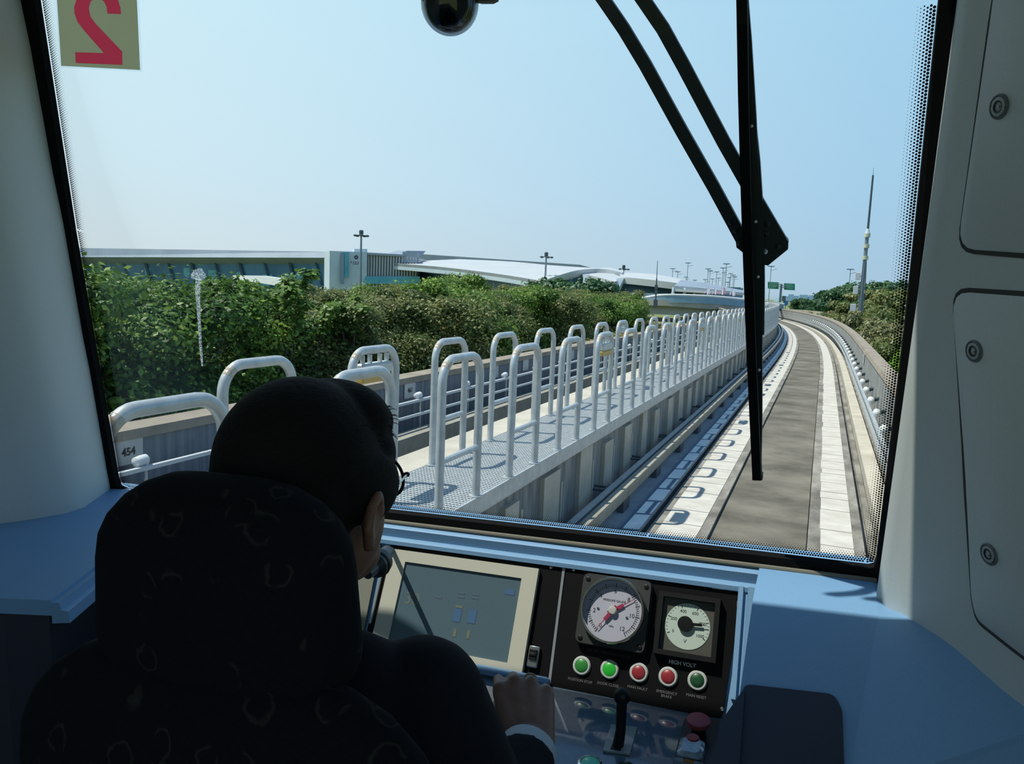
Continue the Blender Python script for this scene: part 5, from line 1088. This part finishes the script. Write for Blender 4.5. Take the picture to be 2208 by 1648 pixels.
mc_ = t_.nodes.new('ShaderNodeMix'); mc_.data_type = 'RGBA'; mc_.inputs[7].default_value = (.026, .025, .021, 1)
old = b_.inputs['Base Color'].links[0].from_socket; t_.links.new(mu.outputs[0], mc_.inputs[0]); t_.links.new(old, mc_.inputs[6]); t_.links.new(mc_.outputs[2], b_.inputs['Base Color'])

seat = thing('driver_seat', 'dark navy patterned driver seat seen from behind, rounded headrest above a wide back', 'seat', (-.49, .6, -1.6))
def slab(mb, rows, yc, th, n=40, pw=2.6):      # rows: (z, half width, half thickness scale, y shift, x shift)
    rg = []
    for z, hw, ts, ysft, xs in rows:
        ring = []
        for i in range(n):
            a = 2 * pi * i / n; c_, s_ = cos(a), sin(a); x = hw * (abs(c_) ** (2 / pw)) * (1 if c_ > 0 else -1); y = th * ts * (abs(s_) ** (2 / pw)) * (1 if s_ > 0 else -1)
            ring.append(V((SX + xs + x, yc + ysft + y, z)))
        rg.append(ring)
    return mb.loft(rg)
SX = -.483
def prof_round(z0, z1, hw, k=.05, kb=.05, wt=1.0, wb=1.0, steps=7):
    rows = []
    for i in range(steps): a = pi / 2 * i / (steps - 1); rows.append((z1 - k * (1 - sin(a)) if False else z1 - k + k * cos(a), hw * wt - k * 1.25 * (1 - sin(a)), max(.06, sin(a)), 0, 0))
    for f in (.3, .6): rows.append((z1 - k + (z0 + kb - z1 + k) * f, hw * (wt + (wb - wt) * f) * 1.0, 1, 0, 0))
    for i in range(steps): a = pi / 2 * (steps - 1 - i) / (steps - 1); rows.append((z0 + kb - kb * cos(a), hw * wb - kb * 1.0 * (1 - sin(a)), max(.06, sin(a)), 0, 0))
    return rows[::-1]
m = MB(); slab(m, prof_round(-.345, -.152, .131, .075, .05, .96, 1.0), .52, .062); m.build('headrest', sf, seat, smooth=80)
m = MB(); slab(m, prof_round(-1.08, -.305, .225, .12, .05, 1.0, .98), .50, .062); m.build('backrest', sf, seat, smooth=80)
for s_ in (-1, 1): m = MB(); m.cyl((SX + s_ * .06, .52, -.42), (SX + s_ * .06, .52, -.3), .012, None, 10); m.build('headrest_post', M['chrome'], seat)
m = MB(); slab(m, [(-1.16, .22, .95, 0, 0), (-1.14, .24, 1, 0, 0), (-1.07, .245, 1.02, 0, 0), (-1.045, .235, .98, 0, 0), (-1.04, .2, .85, 0, 0)], .78, .25, pw=4); m.build('seat_cushion', sf, seat, smooth=60)
m = MB(); m.lathe((SX, .74, -1.6), (0, 0, 1), ((.22, 0), (.22, .03), (.08, .06), (.07, .44)), 24); m.build('pedestal', M['black'], seat)

# ------------------------------------------------------------------ driver
drv = thing('person', 'driver in a dark suit and glasses seen from behind, right hand on a control lever', 'person', (-.5, .66, -1.6))
M['skin'] = pm('skin', (.19, .095, .062), (.23, .115, .078), 30, .55, 0, .04, bscale=220)
M['hair'] = pm('black_hair', (.006, .006, .006), (.010, .009, .008), 90, .8, 0, .3, stretch=(1, 1, 5), bscale=160, spec=.15)
M['suit'] = pm('navy_black_suit', (.008, .009, .014), (.011, .012, .018), 300, .9, 0, .08, spec=.15)
M['shirt'] = pm('white_shirt', (.42, .48, .54), None, rough=.8)
def remesh(o, vox, it=4, fac=.5):
    r = o.modifiers.new('skin', 'REMESH'); r.mode = 'VOXEL'; r.voxel_size = vox; r.use_smooth_shade = True
    s = o.modifiers.new('smooth', 'SMOOTH'); s.factor = fac; s.iterations = it
HX, HY = -.498, .66
shR, elR, wrR = V((-.372, .675, -.415)), Td(1078, 1800, .985), Td(1143, 1606, 1.13)
shL, elL, wrL = V((-.645, .675, -.405)), V((-.74, .86, -.72)), V((-.63, 1.12, -.76))
b = MB()
hd = Quaternion((1, 0, 0), radians(-6)).to_matrix()
b.ell((HX, HY - .005, -.185), (.074, .094, .096), 24, 16); b.ell((HX, HY + .03, -.235), (.064, .07, .085), 20, 14); b.ell((HX, HY + .06, -.285), (.045, .045, .035), 16, 10)
b.cap((HX, HY + .098, -.205), (HX, HY + .118, -.238), .012, .015)                # nose
b.ell((HX, HY + .092, -.262), (.024, .012, .010)); b.ell((HX - .03, HY + .085, -.2), (.016, .012, .010)); b.ell((HX + .03, HY + .085, -.2), (.016, .012, .010))
for s_ in (-1, 1):                                                                # ears: rim, lobe
    c = V((HX + s_ * .077, HY - .006, -.225)); b.tube([c + V((0, .012, -.012)), c + V((s_ * .006, .016, .012)), c + V((s_ * .012, .004, .030)), c + V((s_ * .014, -.012, .022)), c + V((s_ * .010, -.014, -.002)), c + V((s_ * .003, -.002, -.026))], [.006, .006, .006, .006, .006, .007], 8); b.ell(c + V((s_ * .004, 0, 0)), (.006, .014, .022))
b.cap((HX, HY - .02, -.27), (HX, HY - .045, -.42), .054, .06, 18)
b.ell((HX, HY - .03, -.60), (.15, .09, .20), 20, 14); b.ell((HX, HY - .03, -.90), (.14, .10, .2), 20, 12)
for sh, el, wr_ in ((shR, elR, wrR), (shL, elL, wrL)):
    b.cap((HX, HY - .03, -.43), sh, .055, .048); b.cap(sh, el, .046, .038); b.cap(el, wr_, .042, .027)
for s_ in (-1, 1):
    b.cap((HX + s_ * .09, .66, -.97), (HX + s_ * .13, 1.06, -1.02), .085, .06); b.cap((HX + s_ * .13, 1.06, -1.02), (HX + s_ * .12, 1.12, -1.46), .058, .042); b.cap((HX + s_ * .12, 1.1, -1.52), (HX + s_ * .13, 1.26, -1.555), .042, .034)
def hand(b, wr_, ctr, right, thumb_side, hs_=1.08):
    """palm from the wrist to the knuckles, then four fingers curled over the grip and a thumb"""
    fwd = (ctr - wr_); fwd.normalize(); rt = (right - fwd * right.dot(fwd)).normalized(); up = rt.cross(fwd); up = up if up.z > 0 else -up
    kn = [ctr + rt * x * hs_ + fwd * (f - .018) + up * u for x, f, u in ((-.034, .030, .010), (-.0115, .037, .015), (.0115, .033, .012), (.033, .022, .003))]
    w0 = wr_
    for i, k in enumerate(kn):
        b.cap(w0 + rt * (-.018 + .012 * i), k - fwd * .006 - up * .004, .019, .0125, 12)
    for i in range(3): b.cap(w0 + rt * (-.012 + .012 * i) + fwd * .03, (kn[i] + kn[i + 1]) / 2 - fwd * .012 - up * .004, .018, .011, 10)
    lens = ((.036, .024, .018), (.040, .027, .019), (.037, .025, .019), (.030, .020, .016))
    for i, k in enumerate(kn):
        b.ell(k, (.0118, .0118, .0108) if i < 3 else (.0105,) * 3)
        r = .0093 if i < 3 else .0082; sp = (-.002, 0, .002, .005)[i]
        d1 = (fwd * .72 - up * .70 + rt * sp * 6).normalized(); d2 = (-up * .92 - fwd * .38).normalized(); d3 = (-fwd * .9 - up * .42).normalized()
        if i == 0: d1 = (fwd * .84 - up * .54).normalized()
        a = k + d1 * lens[i][0]; c = a + d2 * lens[i][1]; e = c + d3 * lens[i][2]
        b.cap(k, a, r + .0012, r, 12); b.cap(a, c, r, r - .0008, 12); b.cap(c, e, r - .0008, r - .0022, 12)
    t0 = w0 + rt * (-.018 * thumb_side) + fwd * .025 - up * .006; t1 = ctr + rt * (-.050 * thumb_side) - fwd * .012 - up * .022; t2 = t1 + (fwd * .7 - up * .45 + rt * .25 * thumb_side).normalized() * .030; t3 = t2 + (fwd * .62 - up * .2 + rt * .75 * thumb_side).normalized() * .024
    b.cap(t0, t1, .018, .0125, 12); b.cap(t1, t2, .0122, .0108, 12); b.cap(t2, t3, .0105, .0085, 12)
    return kn, fwd, rt, up
kn, fwd_, rt_, up_ = hand(b, wrR, HC, V((1, .10, -.13)), 1)
hand(b, wrL, wrL + V((.01, .085, .0)), V((1, 0, -.1)), -1)
body = b.build('body', M['skin'], drv, smooth=180); remesh(body, .0042, 3)
# hair
b = MB()
b.ell((HX, HY - .012, -.168), (.080, .094, .090), 28, 18); b.ell((HX, HY - .045, -.205), (.078, .066, .080), 24, 16)
b.ell((HX, HY + .044, -.128), (.071, .052, .043), 22, 14); b.ell((HX + .006, HY + .066, -.134), (.060, .034, .034), 16, 10)
b.ell((HX + .030, HY + .052, -.168), (.042, .045, .040), 16, 10)
for s_ in (-1, 1): b.ell((HX + s_ * .073, HY + .012, -.195), (.014, .052, .036), 14, 10)
b.ell((HX, HY - .065, -.265), (.062, .04, .045), 18, 12)
hair = b.build('hair', M['hair'], drv, smooth=180); remesh(hair, .005, 4)
hs = MB(); rnd = random.Random(4)
for i in range(60):                            # short hairs standing off the temple and fringe
    a, e = rnd.uniform(-.5, 1.1), rnd.uniform(-.5, .5)
    c0, rr0 = (V((HX, HY - .012, -.168)), (.080, .094, .090)) if i % 2 else (V((HX + .006, HY + .066, -.134)), (.060, .034, .034))
    d = V((cos(e) * cos(a), cos(e) * sin(a), sin(e))); p = c0 + V((d.x * rr0[0], d.y * rr0[1], d.z * rr0[2])) * .97
    q = p + (d + V((.1, .3, -.5))).normalized() * rnd.uniform(.006, .012); hs.tube([p, p.lerp(q, .6) + V((0, 0, .001)), q], [.0006, .0005, .0002], 4)
hs.build('loose_hair', M['hair'], hair, smooth=0, fix=False)
# jacket
b = MB()
b.ell((HX, HY - .03, -.62), (.195, .125, .23), 24, 16); b.ell((HX, HY - .03, -.88), (.175, .13, .2), 22, 14); b.cap((HX - .07, HY - .03, -.40), (HX + .07, HY - .03, -.40), .066, .066, 18)
for sh, el, wr_ in ((shR, elR, wrR), (shL, elL, wrL)):
    dd = (wr_ - el).normalized(); b.cap((HX, HY - .03, -.45), sh + V((0, 0, -.005)), .08, .066, 18); b.cap(sh, el, .067, .056, 18)
    e_ = wr_ - dd * .022; b.cyl(el, e_, .055, .044, 20); b.ell(el, .056, 18, 12)
jk = b.build('jacket', M['suit'], drv, smooth=180); remesh(jk, .0065, 5)
m = MB(); m.tube([V((HX + .062 * cos(a), HY - .04 + .066 * sin(a), -.355 - .012 * sin(a))) for a in [i * 2 * pi / 28 for i in range(28)]], .014, 8, True); m.build('collar', M['suit'], drv)
m = MB(); m.tube([V((HX + .060 * cos(a), HY - .037 + .062 * sin(a), -.338 - .012 * sin(a))) for a in [i * 2 * pi / 28 for i in range(28)]], .009, 8, True); m.build('shirt_collar', M['shirt'], drv)
for el, wr_ in ((elR, wrR), (elL, wrL)):
    dd = (wr_ - el).normalized(); q = dd.to_track_quat('Z', 'Y'); m = MB()
    ring = lambda p, r: [p + q @ V((r * cos(2 * pi * i / 28), r * sin(2 * pi * i / 28), 0)) for i in range(28)]
    m.loft([ring(wr_ - dd * .05, .0405), ring(wr_ - dd * .008, .0415), ring(wr_ - dd * .006, .0405), ring(wr_ - dd * .008, .0385), ring(wr_ - dd * .05, .037)], False, False); m.build('shirt_cuff', M['shirt'], drv)
m = MB(); fm = kn[2] + (fwd_ * .72 - up_ * .7).normalized() * .016; ax = (fwd_ * .72 - up_ * .7).normalized(); q = ax.to_track_quat('Z', 'Y')
m.tube([fm + q @ V((.0112 * cos(a), .0112 * sin(a), 0)) for a in [i * 2 * pi / 24 for i in range(24)]], .0016, 6, True); m.build('ring', M['chrome'], drv)
# trousers and shoes
b = MB(); b.ell((HX, .63, -.98), (.18, .14, .10), 20, 12)
for s_ in (-1, 1): b.cap((HX + s_ * .09, .66, -.97), (HX + s_ * .13, 1.06, -1.02), .098, .075); b.cap((HX + s_ * .13, 1.06, -1.02), (HX + s_ * .12, 1.12, -1.48), .073, .062)
tr = b.build('trousers', M['suit'], drv, smooth=180); remesh(tr, .008, 4)
for s_ in (-1, 1):
    b = MB(); b.cap((HX + s_ * .12, 1.08, -1.548), (HX + s_ * .13, 1.29, -1.565), .05, .034); b.ell((HX + s_ * .12, 1.1, -1.51), (.05, .06, .05)); sh_ = b.build('shoe', M['black'], drv, smooth=180); remesh(sh_, .006, 3)
# glasses
gl = MB(); rim = MB()
for s_ in (-1, 1):
    c = V((HX + s_ * .034, HY + .108, -.205)); yw = s_ * .22
    rim.tube([c + V((.027 * cos(a) , -.027 * cos(a) * yw * 1.0 - (.006 if s_ * cos(a) > 0 else 0) * abs(cos(a)), .022 * sin(a))) for a in [i * 2 * pi / 28 for i in range(28)]], .0019, 8, True)
rim.tube([V((HX - .008, HY + .111, -.2)), V((HX, HY + .113, -.198)), V((HX + .008, HY + .111, -.2))], .0016, 6)
for s_ in (-1, 1):
    rim.ell((HX + s_ * .064, HY + .098, -.198), (.004, .004, .003), 8, 6)
glo = rim.build('glasses', M['black'], drv)
for s_ in (-1, 1): m = MB(); m.tube([V((HX + s_ * .065, HY + .097, -.198)), V((HX + s_ * .079, HY + .05, -.2)), V((HX + s_ * .083, HY + .0, -.203)), V((HX + s_ * .081, HY - .02, -.222))], .0013, 6); m.build('temple_arm', M['screw'], glo)
for s_ in (-1, 1):
    c = V((HX + s_ * .034, HY + .107, -.205)); yw = s_ * .22; m = MB(); m.prism([c + V((.026 * cos(a), -.026 * cos(a) * yw, .021 * sin(a))) for a in [i * 2 * pi / 24 for i in range(24)]], V((0, .001, 0))); m.build('lens', M.setdefault('lens', glassy('spectacle_lens', (.93, .96, .97), .04)), glo, smooth=0)
# added fill light: an unseen ceiling lamp behind the eye brightens the cab
cl_ = thing('fill_lamp', 'added unseen ceiling lamp behind the passenger, filling the cab with light', 'lamp', (-.3, -1.6, topz - .02))
MB().box((-.3, -1.6, topz - .015), (1.0, .25, .03)).build('housing', M['white_paint'], cl_, smooth=0)
MB().box((-.3, -1.6, topz - .032), (.94, .2, .004)).build('diffuser', pm('fill_lamp_diffuser', (.8, .8, .8), None, rough=.5, emit=((1, .98, .92), 1.2)), cl_, smooth=0)
